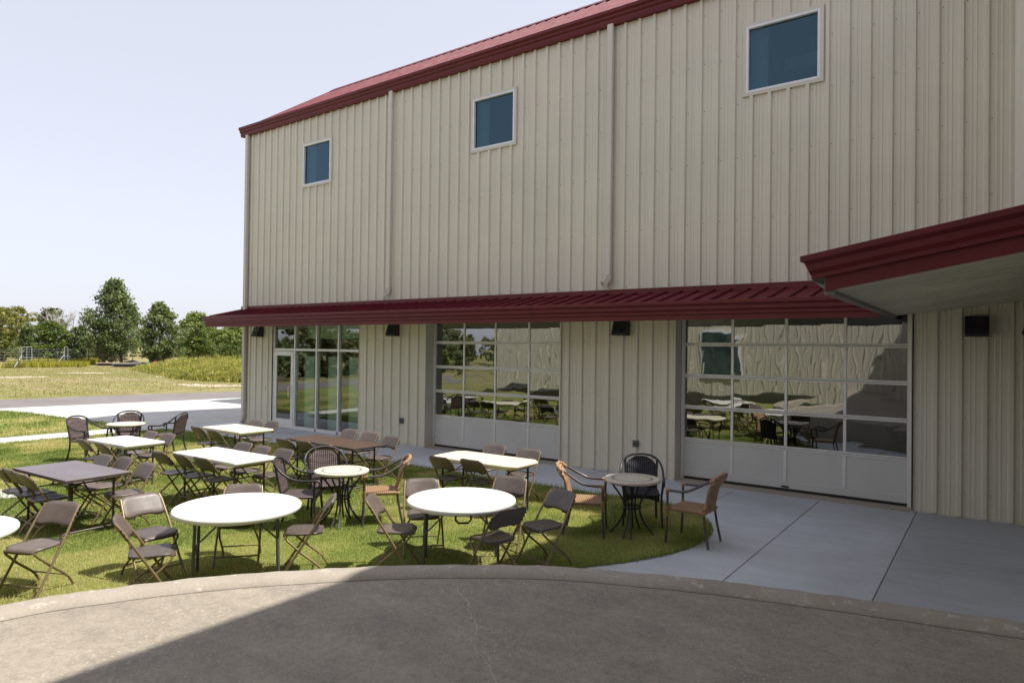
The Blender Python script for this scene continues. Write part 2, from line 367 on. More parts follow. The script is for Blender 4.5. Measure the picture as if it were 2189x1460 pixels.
# lawn
LAWN_R = [(-6.2, -2.03), (-5.0, -1.98), (-4.35, -1.95), (-3.85, -2.12), (-3.4, -2.48), (-3.1, -2.98), (-2.98, -3.5), (-3.05, -4.2), (-3.36, -4.95), (-3.9, -5.75), (-4.4, -6.45), (-4.75, -7.4)]
lr = [tuple(p[:2]) for p in smooth_curve([(x, y, 0) for x, y in LAWN_R], 5)]
LAWN = [(-18.9, -2.3), (-17, -2.15), (-12, -2.0), (-9, -2.1)]+lr+[(-5.2, -8.8), (-5.6, -9.8), (-5.8, -11.5), (-5.6, -14), (-5, -17), (-19.5, -17), (-20.4, -13.4), (-19.35, -9.7), (-18.95, -6.1)]
lawn = struct(sheet('lawn', LAWN, .012, 'lawn_soil'))
LAWN2 = [(-20.15, -2.62), (-21.5, -2.66), (-24, -2.9), (-26.7, -3.0), (-29.0, -3.7), (-31, -13), (-21.9, -13), (-20.65, -9.5), (-20.18, -6.2)]
struct(sheet('lawn_strip', LAWN2, .004, 'lawn_soil'))

# raised drive with its kerb
KB = [(-5.0, -17), (-5.65, -14), (-5.85, -11.6), (-5.69, -10.13), (-5.43, -9.47), (-5.03, -8.82), (-4.52, -8.21), (-3.97, -7.66), (-3.34, -7.17), (-2.81, -6.86), (-1.94, -6.51), (-1.26, -6.31), (-.64, -6.16), (.17, -5.98), (1.2, -5.8)]
kb = smooth_curve([(x, y, 0) for x, y in KB], 6)
def off(i, d):
    a = kb[max(0, i-1)]; c_ = kb[min(len(kb)-1, i+1)]; t_ = (c_-a).normalized(); return kb[i]+Vector((t_.y, -t_.x, 0))*d
sec = [(0, 0), (0, .525), (.012, .543), (.03, .55), (.16, .548), (.185, .54), (.235, .512), (.245, .49)]
mb = MB(); n_ = len(sec); vs = []
for i in range(len(kb)):
    wob = .006*math.sin(i*1.7)+.004*math.sin(i*.6)
    for d, z in sec:
        q = off(i, d+wob); vs.append((q.x, q.y, z+.003*math.sin(i*2.3+d*9)))
mb.add(vs, [(i*n_+j, i*n_+j+1, (i+1)*n_+j+1, (i+1)*n_+j) for i in range(len(kb)-1) for j in range(n_-1)], True)
struct(mb.build('kerb', 'kerb_concrete'))
fr = [off(i, .243) for i in range(len(kb))]
drive = struct(sheet('driveway', [(q.x, q.y) for q in fr]+[(14, -5.8), (14, -17.6), (-4.8, -17.6)], .508, 'drive_aggregate'))
jn = [off(i, .247) for i in range(len(kb))]; jm = [off(i, .254) for i in range(len(kb))]; k_ = len(kb)
MB().add([(q.x, q.y, .5095) for q in jn+jm], [(i, i+1, k_+i+1, k_+i) for i in range(k_-1)]).build('joint', 'rubber', drive)
def crack(pts, wid, mat):
    pts = smooth_curve([(x, y, 0) for x, y in pts], 9); L = []; Rr = []
    for i, p in enumerate(pts):
        t_ = (pts[min(i+1, len(pts)-1)]-pts[max(i-1, 0)]).normalized(); nn = Vector((-t_.y, t_.x, 0))
        j = nn*rnd.uniform(-.014, .014); ww = wid*rnd.uniform(.3, 1.1); L.append(p+j+nn*ww); Rr.append(p+j-nn*ww)
    k = len(pts); mb = MB(); mb.add([(q.x, q.y, .5105) for q in L+Rr], [(i, i+1, k+i+1, k+i) for i in range(k-1)]); return mb.build('crack', mat, drive)
crack([(-3.42, -7.72), (-3.4, -7.86), (-3.18, -8.0), (-2.98, -8.2), (-2.82, -8.32), (-2.74, -8.5), (-2.5, -8.62), (-2.3, -8.8), (-2.1, -8.85)], .006, 'soil_bare')

# ------------------------------------------------------------------ ribbed sheets
RIB0, PITCHX = -.73, .3048
def prof_points(x0, x1, hgt=.04, w0=.024, w1=.044):
    pts = {x0, x1}
    k0 = int(math.floor((x0-RIB0)/PITCHX))-1; k1 = int(math.ceil((x1-RIB0)/PITCHX))+1
    for k in range(k0, k1+1):
        c_ = RIB0+k*PITCHX
        for d in (-w1, -w0, w0, w1, .108, .118, .126, .136, .169, .179, .187, .197):
            if x0 < c_+d < x1: pts.add(c_+d)
    def y(x):
        u = (x-RIB0+PITCHX*.5) % PITCHX-PITCHX*.5
        a = abs(u)
        if a <= w0+1e-6: return -hgt
        if a < w1: return -hgt*(w1-a)/(w1-w0)
        q = u if u > 0 else u+PITCHX
        for s0 in (.108, .169):
            if s0 <= q <= s0+.028: return -.006*min(1, min(q-s0, s0+.028-q)/.01)
        return 0
    return [(x, y(x)) for x in sorted(pts)]
def ribbed(mb, x0, x1, a, b_, place, hgt=.04, w0=.024, w1=.044):
    """strip of ribbed sheet between x0..x1; place(x, y, s) -> world, s = a..b"""
    P = prof_points(x0, x1, hgt, w0, w1); n = len(P)
    vs = [place(x, y, a) for x, y in P]+[place(x, y, b_) for x, y in P]
    mb.add(vs, [(i, i+1, n+i+1, n+i) for i in range(n-1)])

# ------------------------------------------------------------------ main building
BL = (-9.2, 3.3, 0)
B = thing('barn_building', 'two-storey beige ribbed-metal building with dark red roof and awning', 'building', BL)
NB = (-BL[0], -BL[1], 0)
def part(mb, name, mat, parent=None):
    return mb.build(name, mat, B, NB) if parent is None else mb.build(name, mat, parent)
XL, XR, ZE = -18.66, .52, 8.86
OPEN = [(-17.30, -13.50, 0, 3.06), (-11.12, -7.32, 0, 3.16), (-4.82, -1.03, 0, 3.16)]
WIN = [(-15.96, -14.72), (-9.76, -8.54), (-3.59, -2.34)]
OPEN += [(a, b_, 6.88, 8.09) for a, b_ in WIN]
px = RIB0-.1524-PITCHX*3*20
edges = [XL]+[x for x in (px+i*PITCHX*3 for i in range(30)) if XL+.2 < x < XR-.2]+[XR]
for i in range(len(edges)-1):
    x0, x1 = edges[i]+.0008, edges[i+1]-.0008
    mb = MB(); cuts = sorted({x0, x1} | {q for o in OPEN for q in o[:2] if x0 < q < x1})
    for a, b_ in zip(cuts[:-1], cuts[1:]):
        mid = (a+b_)/2; zs = [(.02, ZE)]
        for o in OPEN:
            if o[0] < mid < o[1]:
                nz = []
                for z0, z1 in zs:
                    if o[2] > z0: nz.append((z0, min(z1, o[2])))
                    if o[3] < z1: nz.append((max(z0, o[3]), z1))
                zs = [z for z in nz if z[1]-z[0] > .01]
        for z0, z1 in zs: ribbed(mb, a, b_, z0, z1, lambda x, y, s_: (x, y, s_))
    part(mb, 'wall_panel', 'wall_metal')
mb = MB()
for z in (.35, 1.45, 2.55, 3.62, 4.7, 5.8, 6.75, 7.6, 8.5):
    for k in range(-60, 4):
        x = RIB0+k*PITCHX+.065
        if XL < x < .15 and not any(o[0]-.05 < x < o[1]+.05 and o[2]-.05 < z < o[3]+.05 for o in OPEN):
            zz = z+rnd.uniform(-.01, .01); mb.box(x-.006, x+.006, -.007, .001, zz-.006, zz+.006)
struct(part(mb, 'screws', 'box_grey'), 'stuff')
# corner and base trim, gable end, rear, jambs
part(MB().box(XL-.05, XL+.07, -.038, .09, 0, ZE), 'corner_trim', 'trim_metal')
mb = MB(); mb.add([(XL, .09, 0), (XL, 6.62, 0), (XL, 6.62, ZE), (XL, 3.31, ZE+2.4), (XL, .09, ZE)], [(0, 1, 2, 3, 4)]); part(mb, 'gable_wall', 'wall_metal')
mb = MB(); mb.add([(XL, 6.62, 0), (XR, 6.62, 0), (XR, 6.62, ZE), (XL, 6.62, ZE)], [(0, 1, 2, 3)]); part(mb, 'rear_wall', 'wall_metal')
mb = MB()
for o in OPEN[1:3]:
    part(MB().box(o[0]-.02, o[0]+.012, -.04, .3, .0, 3.16), 'jamb', 'trim_metal')
    part(MB().box(o[1]-.012, o[1]+.02, -.04, .3, .0, 3.16), 'jamb', 'trim_metal')
    part(MB().box(o[0], o[1], -.02, .3, 3.13, 3.2), 'head_trim', 'trim_metal')
for x0, x1 in ((XL, -17.3), (-13.5, -11.12), (-7.32, -4.82), (-1.03, XR)):
    part(MB().box(x0+.03, x1-.025, -.006, .1, .0, .03), 'base_trim', 'trim_metal')
# rooms behind the glass
mb = MB(); mb.box(-22.8, -10, 6.7, 22, 0, 9.0); mb.add([(-22.9, 5.5+1.2, 9.0), (-10, 6.7, 9.0), (-10, 14, 11), (-22.9, 14, 11), (-22.9, 22, 9.0), (-10, 22, 9.0)], [(0, 1, 2, 3), (3, 2, 5, 4)]); part(mb, 'rear_block', 'wall_metal')
part(MB().box(XL+.1, XR-.05, .32, 6.55, -.02, -.004), 'inside_floor', 'interior_floor')
part(MB().box(XL+.1, XR-.05, .32, 6.55, 3.35, 3.45), 'ceiling', 'interior_dark')
part(MB().box(XL+.1, XR-.05, 6.4, 6.5, 0, 3.3), 'inside_wall', 'interior_dark')
part(MB().box(-12.4, -12.3, .1, 6.4, 0, 3.34), 'inside_wall', 'interior_dark')
part(MB().box(-6.1, -6.0, .32, 6.4, 0, 3.34), 'inside_wall', 'interior_dark')
part(MB().box(XL+.2, -12.4, .4, 6.5, 8.5, 8.56), 'ceiling', 'interior_dark')
part(MB().box(XL+.1, XR-.05, 3.2, 3.3, 3.5, 8.5), 'inside_wall', 'interior_dark')
for x0, x1, y in ((-16.2, -15.75, .32), (-15.2, -14.8, .36), (-14.3, -13.9, .34)):
    part(MB().bbox(x0, x1, y, y+.08, .02, 2.1, .01), 'interior_board', 'interior_pale')
part(MB().bbox(-16.2, -12.5, .4, .5, 2.6, 3.3, .01), 'interior_board', 'interior_pale')

for a, b_ in ((-11.1, -7.34), (-4.8, -1.05)):
    MB().bbox(a, b_, -.13, .3, -.05, .006, .004).build('threshold', 'threshold_concrete', walk)
# upper windows
for a, b_ in WIN:
    wn = MB(); z0, z1 = 6.88, 8.09
    wn.box(a-.03, a+.02, -.042, .06, z0-.03, z1+.03); wn.box(b_-.02, b_+.03, -.042, .06, z0-.03, z1+.03)
    wn.box(a+.02, b_-.02, -.042, .06, z1-.02, z1+.03); wn.box(a+.02, b_-.02, -.042, .06, z0-.03, z0+.02)
    wo = part(wn, 'window', 'trim_metal')
    fm = MB(); q = .066
    for X0, X1, Z0, Z1 in ((a+.02, a+q, z0+.02, z1-.02), (b_-q, b_-.02, z0+.02, z1-.02), (a+q, b_-q, z1-q, z1-.02), (a+q, b_-q, z0+.02, z0+q)):
        fm.bbox(X0, X1, -.046, .05, Z0, Z1, .006)
    part(fm, 'frame', 'window_white', wo)
    part(MB().box(a-.02, a+.34, .16, .18, z0-.05, z1+.05), 'reveal', 'interior_pale', wo)
    part(MB().box(a+.36, b_+.5, 1.2, 1.32, z1-.45, z1-.2), 'beam', 'interior_pale', wo)
    mb = MB(); mb.add([(a+q-.01, .012, z0+q-.01), (b_-q+.01, .012, z0+q-.01), (b_-q+.01, .012, z1-q+.01), (a+q-.01, .012, z1-q+.01)], [(0, 1, 2, 3)]); part(mb, 'pane', 'window_glass', wo)

# sectional glass doors
for x0, x1 in ((-11.10, -7.34), (-4.80, -1.05)):
    yd = .25; n = 4; xs = [x0+.03+(x1-x0-.06)*i/n for i in range(n+1)]
    zs = [.05, .74, 1.345, 1.93, 2.515, 3.1]
    bk = MB(); bk.box(x0, x0+.06, yd-.02, yd+.05, 0, 3.14); bk.box(x1-.06, x1, yd-.02, yd+.05, 0, 3.14); bk.box(x0+.06, x1-.06, yd-.0, yd+.06, 3.08, 3.14)
    dr = part(bk, 'garage_door', 'aluminium')
    part(MB().box(x0+.06, x1-.06, yd+.005, yd+.04, 0, .05), 'bottom_seal', 'rubber', dr)
    for k in range(5):
        zl, zh = zs[k], zs[k+1]
        for zz0, zz1 in ((zl+.003, zl+(.13 if k == 0 else .034)), (zh-.034, zh-.003)):
            part(MB().bbox(x0+.062, x1-.062, yd-.012, yd+.03, zz0, zz1, .006), 'rail', 'door_panel_white' if k == 0 and zz0 < .1 else 'aluminium', dr)
        for i in range(n+1):
            c_ = xs[i]; hw = .024 if 0 < i < n else .04
            c0 = max(c_-hw, x0+.062); c1 = min(c_+hw, x1-.062)
            part(MB().bbox(c0, c1, yd-.009, yd+.028, zl+(.132 if k == 0 else .036), zh-.036, .005), 'stile', 'aluminium', dr)
        for i in range(n):
            a, b_ = xs[i]+.02, xs[i+1]-.02; mb = MB()
            if k == 0:
                mb.bbox(a, b_, yd+.004, yd+.025, zl+.125, zh-.03, .004); part(mb, 'panel', 'door_panel_white', dr)
            else:
                e = [rnd.uniform(-.0026, .0026) for _ in range(4)]
                mb.add([(a, yd+.012+e[0], zl+.03), (b_, yd+.012+e[1], zl+.03), (b_, yd+.012+e[2], zh-.03), (a, yd+.012+e[3], zh-.03)], [(0, 1, 2), (0, 2, 3)]); part(mb, 'pane', 'door_glass', dr)
    part(MB().box((x0+x1)/2-.06, (x0+x1)/2+.06, yd-.03, yd-.012, .075, .1), 'handle', 'dark_bronze', dr)

# storefront
ys = .06; X = [-17.29, -16.28, -15.31, -14.38, -13.51]
sf = MB(); sf.box(X[0], X[-1], ys-.02, ys+.09, 2.245, 2.31)
st = part(sf, 'storefront', 'aluminium')
def bar(x0, x1, z0, z1, nm='mullion', y0=ys-.03, y1=ys+.1, par=st): return part(MB().bbox(x0, x1, y0, y1, z0, z1, .004), nm, 'aluminium', par)
bar(X[0]-.02, X[0]+.05, 0, 3.06); bar(X[-1]-.05, X[-1]+.015, 0, 3.06)
for x in X[1:-1]: bar(x-.03, x+.03, 0, 3.06)
bar(X[1]+.032, X[-1]-.052, .004, .09, 'sill')
for i in range(4):
    a, b_ = X[i]+.03, X[i+1]-.03; mb = MB()
    mb.add([(a, ys+.03, 2.3), (b_, ys+.03, 2.3), (b_, ys+.03, 3.08), (a, ys+.03, 3.08)], [(0, 1, 2, 3)]); part(mb, 'pane', 'store_glass', st)
    if i:
        mb = MB(); mb.add([(a, ys+.03, .08), (b_, ys+.03, .08), (b_, ys+.03, 2.25), (a, ys+.03, 2.25)], [(0, 1, 2, 3)]); part(mb, 'pane', 'store_glass', st)
dm = MB(); dx0, dx1 = X[0]+.06, X[1]-.04
for a, b_, z0, z1 in ((dx0, dx0+.12, .01, 2.235), (dx1-.12, dx1, .01, 2.235), (dx0+.12, dx1-.12, 2.1, 2.235), (dx0+.12, dx1-.12, .01, .27)): dm.bbox(a, b_, ys-.035, ys+.012, z0, z1, .005)
do = part(dm, 'entrance_door', 'aluminium')
mb = MB(); mb.add([(dx0+.11, ys-.01, .26), (dx1-.11, ys-.01, .26), (dx1-.11, ys-.01, 2.11), (dx0+.11, ys-.01, 2.11)], [(0, 1, 2, 3)]); part(mb, 'pane', 'store_glass', do)
mb = MB(); hx = dx1-.06; mb.tube([(hx, ys-.03, .92), (hx-.02, ys-.10, .92), (hx-.06, ys-.11, .93), (hx-.06, ys-.11, 1.22), (hx-.02, ys-.10, 1.23), (hx, ys-.03, 1.23)], .014, 8); part(mb, 'handle', 'aluminium', do)
part(MB().bbox(hx-.025, hx+.025, ys-.05, ys-.035, 1.0, 1.09, .004), 'lock', 'window_white', do)

# roof, gutter, downspouts
gut = [(.02, 8.80), (-.10, 8.80), (-.115, 8.86), (-.115, 8.90), (-.15, 8.935), (-.15, 8.975), (-.19, 9.01), (-.19, 9.07), (-.175, 9.075), (-.17, 9.03), (.02, 8.99)]
part(MB().extrude(gut, 'x', XL-.28, XR-.35), 'gutter', 'red_metal')
TH = math.atan2(2.3, 3.45); cs, sn_ = math.cos(TH), math.sin(TH); y0r, z0r = -.13, 9.0; L = 3.44/cs
for i in range(len(edges)-1):
    mb = MB()
    for x0, x1 in ((edges[i]-(.1 if i == 0 else 0), edges[i+1]),):
        ribbed(mb, x0, x1-.0005, 0, L, lambda x, y, s_: (x, y0r+s_*cs+y*sn_, z0r+s_*sn_-y*cs), .035)
        ribbed(mb, x0, x1-.0005, 0, L, lambda x, y, s_: (x, 2*(y0r+L*cs)-(y0r+s_*cs+y*sn_), z0r+s_*sn_-y*cs), .035)
    part(mb, 'roof_panel', 'red_roof_metal')
yr, zr = y0r+L*cs, z0r+L*sn_
part(MB().extrude([(yr-.22, zr-.09), (yr, zr+.075), (yr+.22, zr-.09), (yr+.21, zr-.1), (yr, zr+.06), (yr-.21, zr-.1)], 'x', XL-.12, XR), 'ridge_cap', 'red_metal')
part(MB().extrude([(y0r+.1, z0r-.02), (yr, zr-.02), (yr, zr+.05), (y0r-.0, z0r+.05)], 'x', XL-.13, XL-.06), 'rake_trim', 'red_metal')
def spout(x, zt, zb, ground=False):
    mb = MB(); hw, d = .062, .095
    mb.bbox(x-hw, x+hw, -.036-d, -.036, zb+.13, zt, .012)
    o = part(mb, 'downspout', 'trim_metal')
    e = MB(); n = 7; dirx = -1.0
    secs = []
    for k in range(n+1):
        t_ = k/n; an = t_*R(62); rad = .2
        if ground: cx_, cy_ = x-rad*(1-math.cos(an)), -.036-d/2
        else: cx_, cy_ = x-.8*rad*(1-math.cos(an)), -.036-d/2-.75*rad*(1-math.cos(an))
        cz_ = zb+.135-rad*math.sin(an)
        bul = 1+.07*(k % 2)
        dv = Vector((-1 if ground else -.73, 0 if ground else -.68, 0)).normalized(); up = (Vector((0, 0, 1))*math.sin(an)+Vector((0, 0, 0)))-dv*(-math.cos(an)) if False else (dv*math.cos(an)+Vector((0, 0, 1))*math.sin(an))
        sd_ = Vector((-dv.y, dv.x, 0))
        c_ = Vector((cx_, cy_, cz_)); a2, b2 = (.048*bul, .06*bul)
        secs.append([c_+up*a2+sd_*b2, c_+up*a2-sd_*b2, c_-up*a2-sd_*b2, c_-up*a2+sd_*b2])
    vs = [q for s_ in secs for q in s_]
    e.add(vs, [(k*4+j, k*4+(j+1) % 4, (k+1)*4+(j+1) % 4, (k+1)*4+j) for k in range(n) for j in range(4)])
    part(e, 'elbow', 'trim_metal', o)
    return o
spout(-12.36, 8.82, 3.72); spout(-6.2, 8.82, 3.72); spout(XL+.06, 8.82, .10, True)

# awning along the wall
AW = part(MB().box(XL-.2, -1.33, -.05, .0, 3.44, 3.575), 'awning', 'red_metal')
ya = -1.16; slope = .235
aedges = [XL-.2]+edges[1:-2]+[-1.33]; aedges = [x for x in aedges if x <= -1.33]
for x0, x1 in zip(aedges[:-1], aedges[1:]):
    mb = MB(); ribbed(mb, x0, x1-.0006, -.005, ya, lambda x, y, s_: (x, s_, 3.475+s_*slope-y), .042, .007, .011)
    part(mb, 'awning_panel', 'red_roof_metal', AW)
part(MB().add([(XL-.19, ya+.072, 2.915), (-1.34, ya+.072, 2.915), (-1.34, -.004, 3.3), (XL-.19, -.004, 3.3)], [(0, 1, 2, 3)]), 'awning_soffit', 'soffit_metal', AW)
ag = [(ya+.07, 2.905), (ya-.0, 2.905), (ya-.0, 2.99), (ya-.035, 3.0), (ya-.035, 3.045), (ya-.075, 3.075), (ya-.075, 3.13), (ya-.115, 3.165), (ya-.115, 3.215), (ya-.10, 3.22), (ya-.095, 3.17), (ya+.07, 3.15)]
for x0, x1 in ((XL-.26, -13.9), (-13.9, -7.2), (-7.2, -1.32)):
    part(MB().extrude(ag, 'x', x0+.003, x1-.003), 'awning_gutter', 'red_metal', AW)
part(MB().extrude([(ya+.05, 2.93), (ya+.05, 3.18), (0, 3.47), (0, 3.35)], 'x', XL-.215, XL-.20), 'awning_end', 'red_metal', AW)
for x in (-18.2, -15.2, -12.2, -9.2, -6.2, -3.2):
    part(MB().extrude([(ya+.07, 2.96), (ya+.07, 3.1), (0, 3.38), (0, 3.2)], 'x', x-.03, x+.03), 'awning_bracket', 'trim_metal', AW)

# ------------------------------------------------------------------ right-hand wing with porch canopy
WL = (4, -4.7, 0); NW = (-4, 4.7, 0)
WB = thing('wing_building', 'beige metal wing at the right edge, its dark red trimmed porch canopy overhead', 'building', WL)
def wpart(mb, name, mat, parent=None): return mb.build(name, mat, WB, NW) if parent is None else mb.build(name, mat, parent)
WY = -15.6
for k in range(19):
    a = -k*.9144*.94; b_ = max(WY, -(k+1)*.9144*.94)
    if a <= WY: break
    mb = MB(); xu, xl = (.245, .52) if a > -5 else (3.2, 3.2)
    ribbed(mb, b_+.001, a-.001, 3.3, 8.86, lambda x, y, s_: (xu+y, x, s_)); ribbed(mb, b_+.001, a-.001, 0, 3.3, lambda x, y, s_: (xl+y, x, s_))
    wpart(mb, 'wall_panel', 'wall_metal')
mb = MB(); mb.add([(3.2, WY, 3.18), (9, WY, 3.18), (9, WY, 8.86), (4.6, WY, 11.6), (.2, WY, 8.86), (3.2, WY, 8.86)], [(0, 1, 2, 3, 4, 5)]); mb.add([(3.2, WY, 0), (9, WY, 0), (9, WY, 3.2), (3.2, WY, 3.2)], [(0, 1, 2, 3)]); wpart(mb, 'gable_wall', 'wall_metal')
mb = MB(); ribbed(mb, .26, .52, 3.3, 8.86, lambda x, y, s_: (x, -5.16+y, s_)); ribbed(mb, .52, 3.2, 0, 8.86, lambda x, y, s_: (x, -5.16+y, s_)); wpart(mb, 'return_wall', 'wall_metal')
wpart(MB().box(.1, 3.25, WY+.02, -5.2, 8.82, 8.87), 'overhang_soffit', 'soffit_metal')
mb = MB(); mb.add([(9, WY, 0), (9, 6.6, 0), (9, 6.6, 8.86), (9, WY, 8.86)], [(0, 1, 2, 3)]); mb.add([(.52, 6.6, 0), (9, 6.6, 0), (9, 6.6, 8.86), (4.6, 6.6, 11.6), (.52, 6.6, 8.86)], [(0, 1, 2, 3, 4)]); wpart(mb, 'rear_wall', 'wall_metal')
mb = MB(); mb.add([(-.06, WY-.2, 8.98), (4.6, WY-.2, 11.85), (9.3, WY-.2, 8.98), (-.06, 6.8, 8.98), (4.6, 6.8, 11.85), (9.3, 6.8, 8.98)], [(0, 1, 4, 3), (1, 2, 5, 4)]); wpart(mb, 'roof', 'red_roof_metal')
wpart(MB().extrude([(.22, 8.80), (.0, 8.80), (-.03, 8.9), (-.08, 8.95), (-.12, 9.02), (-.12, 9.06), (-.06, 9.06), (.22, 8.99)], 'y', -.22, WY-.2), 'gutter', 'red_metal')
# porch canopy: sloping soffit of narrow boards, moulded rake trim on the camera side
YP = -5.0; XE = -1.3; XF = 3.0
def zs_(x, y):  # soffit height
    k = y/YP; return 2.98+(x-XE)*(.115+(.18-.115)*k)
nb = 16
PC = wpart(MB().add([(XE-.02, YP-.08, zs_(XE, YP)+.32), (XF, YP-.08, zs_(XF, YP)+.32), (XF, -.05, zs_(XF, 0)+.32), (XE-.02, -.05, zs_(XE, 0)+.3)], [(0, 1, 2, 3)]), 'porch_canopy', 'red_roof_metal')
for i in range(nb):
    y0, y1 = YP*i/nb-.03, YP*(i+1)/nb; mb = MB(); g_ = .006
    a, c_ = y0-g_, y1+g_
    pr = [(a, 0), (a-.012, -.012), (a-.1, -.012), (a-.11, -.008), (a-.19, -.008), (a-.2, -.012), (c_+.012, -.012), (c_, 0)]
    n = len(pr); vs = [(x, p[0], zs_(x, p[0])+p[1]) for x in (XE+.06, XF) for p in pr]
    mb.add(vs, [(j, j+1, n+j+1, n+j) for j in range(n-1)]); wpart(mb, 'soffit_panel', 'soffit_metal', PC)
wpart(MB().add([(x, y, zs_(XE, y)+z) for y in (YP, -.03) for x, z in ((XE-.02, -.035), (XE+.07, -.035), (XE+.07, .0), (XE-.02, .2))], [(0, 1, 5, 4), (1, 2, 6, 5), (3, 0, 4, 7), (0, 3, 2, 1), (2, 3, 7, 6)]), 'edge_beam', 'edge_metal', PC)
sl = .178
def rake(prof, xa, xb, nm, mat, xo=None):
    mb = MB(); n = len(prof); vs = []
    for e, x in ((0, xa), (1, xb)):
        for k, (y, z) in enumerate(prof):
            xx = x+(xo[k] if (xo and e == 0) else 0); vs.append((xx, y, 2.985+(xx-XE)*sl+z))
    mb.add(vs, [(i, (i+1) % n, n+(i+1) % n, n+i) for i in range(n)]); mb.add(vs[:n], [tuple(range(n-1, -1, -1))]); return wpart(mb, nm, mat, PC)
rake([(YP, -.01), (YP-.03, -.01), (YP-.03, .16), (YP, .16)], XE-.005, XF, 'rake_fascia', 'red_metal')
rake([(YP-.0, .125), (YP-.075, .125), (YP-.075, .165), (YP-.105, .205), (YP-.105, .265), (YP-.15, .30), (YP-.15, .35), (YP-.14, .355), (YP-.0, .33)], XE-.12, XF, 'rake_trim', 'red_metal', [0, 0, 0, -.02, -.02, -.085, -.085, -.085, -.05])
wpart(MB().add([(XE-.12, YP-.02, 3.08), (XE-.0, YP-.02, 2.98), (XE-.0, -.3, 2.98), (XE-.12, -.3, 3.08), (XE-.12, YP-.02, 3.3), (XE-.12, -.3, 3.28)], [(0, 1, 2, 3), (0, 3, 5, 4)]), 'eave_closure', 'trim_metal', PC)

# ------------------------------------------------------------------ building across the drive (seen in the glass)
OL = (-6, -20, 0); NO = (6, 20, 0)
OB = thing('facing_building', 'beige metal building across the drive, mirrored in the glass doors', 'building', OL)
mb = MB()
for k in range(32):
    a = -22.4+k*.9144
    if a > 6: break
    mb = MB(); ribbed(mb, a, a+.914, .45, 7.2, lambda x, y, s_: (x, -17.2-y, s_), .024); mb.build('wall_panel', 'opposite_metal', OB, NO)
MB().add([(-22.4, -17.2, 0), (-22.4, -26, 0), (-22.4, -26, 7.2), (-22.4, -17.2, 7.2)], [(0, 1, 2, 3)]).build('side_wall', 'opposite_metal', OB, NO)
MB().add([(-22.8, -16.8, 7.2), (8, -16.8, 7.2), (8, -22, 8.6), (-22.8, -22, 8.6)], [(0, 1, 2, 3)]).build('roof', 'red_roof_metal', OB, NO)
ow = MB().box(-10.6, -8.9, -17.2, -17.1, 1.25, 3.3).build('window', 'window_white', OB, NO)
MB().box(-10.5, -9.0, -17.12, -17.06, 1.35, 3.2).build('pane', 'far_pane', ow)

# ------------------------------------------------------------------ wall lights, boxes
def wall_light(label, loc, rz=0):
    o = thing('wall_light', label, 'wall light', loc, rz, 'dark wall lights under the awning'); wd = .145
    MB().extrude([(0, .15), (-.10, .15), (-.125, .13), (-.215, -.10), (-.215, -.135), (-.19, -.15), (0, -.15)], 'x', -wd, wd).build('housing', 'dark_bronze', o)
    h_ = o.children[0]
    MB().add([(-wd+.03, -.203, -.045), (wd-.03, -.203, -.045), (wd-.03, -.219, -.105), (-wd+.03, -.219, -.105)], [(0, 1, 2, 3)]).build('lens', 'lens_dark', o)
    for k in range(9):
        x = -wd+.04+k*(2*wd-.08)/8; MB().add([(x-.005, -.187, -.0), (x+.005, -.187, -.0), (x+.005, -.228, -.115), (x-.005, -.228, -.115), (x, -.16, -.0), (x, -.19, -.115)], [(0, 1, 2, 3), (0, 4, 5, 3), (1, 2, 5, 4)]).build('fin', 'dark_bronze', o)
    return o
wall_light('dark wall light at the far corner, left of the glass entrance', (-17.86, -.03, 2.79))
wall_light('dark wall light between the glass entrance and the first sectional door', (-12.14, -.03, 2.81))
wall_light('dark finned wall light between the two sectional glass doors', (-5.89, -.03, 2.82))
wall_light('black square wall light under the porch canopy at right', (-.22, -.03, 2.80))
wall_light('dark wall light in profile cut by the right edge of the picture', (.49, -1.25, 2.78), R(-90))
def outlet(label, x, z):
    o = thing('outlet_box', label, 'outlet', (x, -.002, z), 0, 'weatherproof outlet boxes')
    MB().bbox(-.06, .06, -.05, 0, -.065, .065, .008).build('case', 'box_grey', o); MB().bbox(-.04, .04, -.075, -.05, -.05, .05, .01).build('cover', 'box_grey', o)
    MB().bbox(-.02, .02, -.08, -.075, -.02, .03, .002).build('latch', 'lens_dark', o)
outlet('grey outlet box low on the wall beside the first sectional door', -11.9, .58)
outlet('grey outlet box low on the wall between the sectional doors', -5.6, .60)
o = thing('card_reader', 'small black card reader beside the glass entrance door', 'card reader', (-17.52, -.002, 1.12)); MB().bbox(-.035, .035, -.03, 0, -.07, .07, .006).build('case', 'rubber', o); MB().bbox(-.025, .025, -.034, -.03, -.05, .0, .001).build('pad', 'lens_dark', o)

# ------------------------------------------------------------------ furniture prototypes (mesh data shared)
def rrect(L, W, r=.05, n=5):
    out = []
    for sx, sy, a0 in ((1, 1, 0), (-1, 1, 90), (-1, -1, 180), (1, -1, 270)):
        for k in range(n+1):
            a = R(a0+90*k/n); out.append((sx*(L/2-r)+r*math.cos(a), sy*(W/2-r)+r*math.sin(a)))
    return out
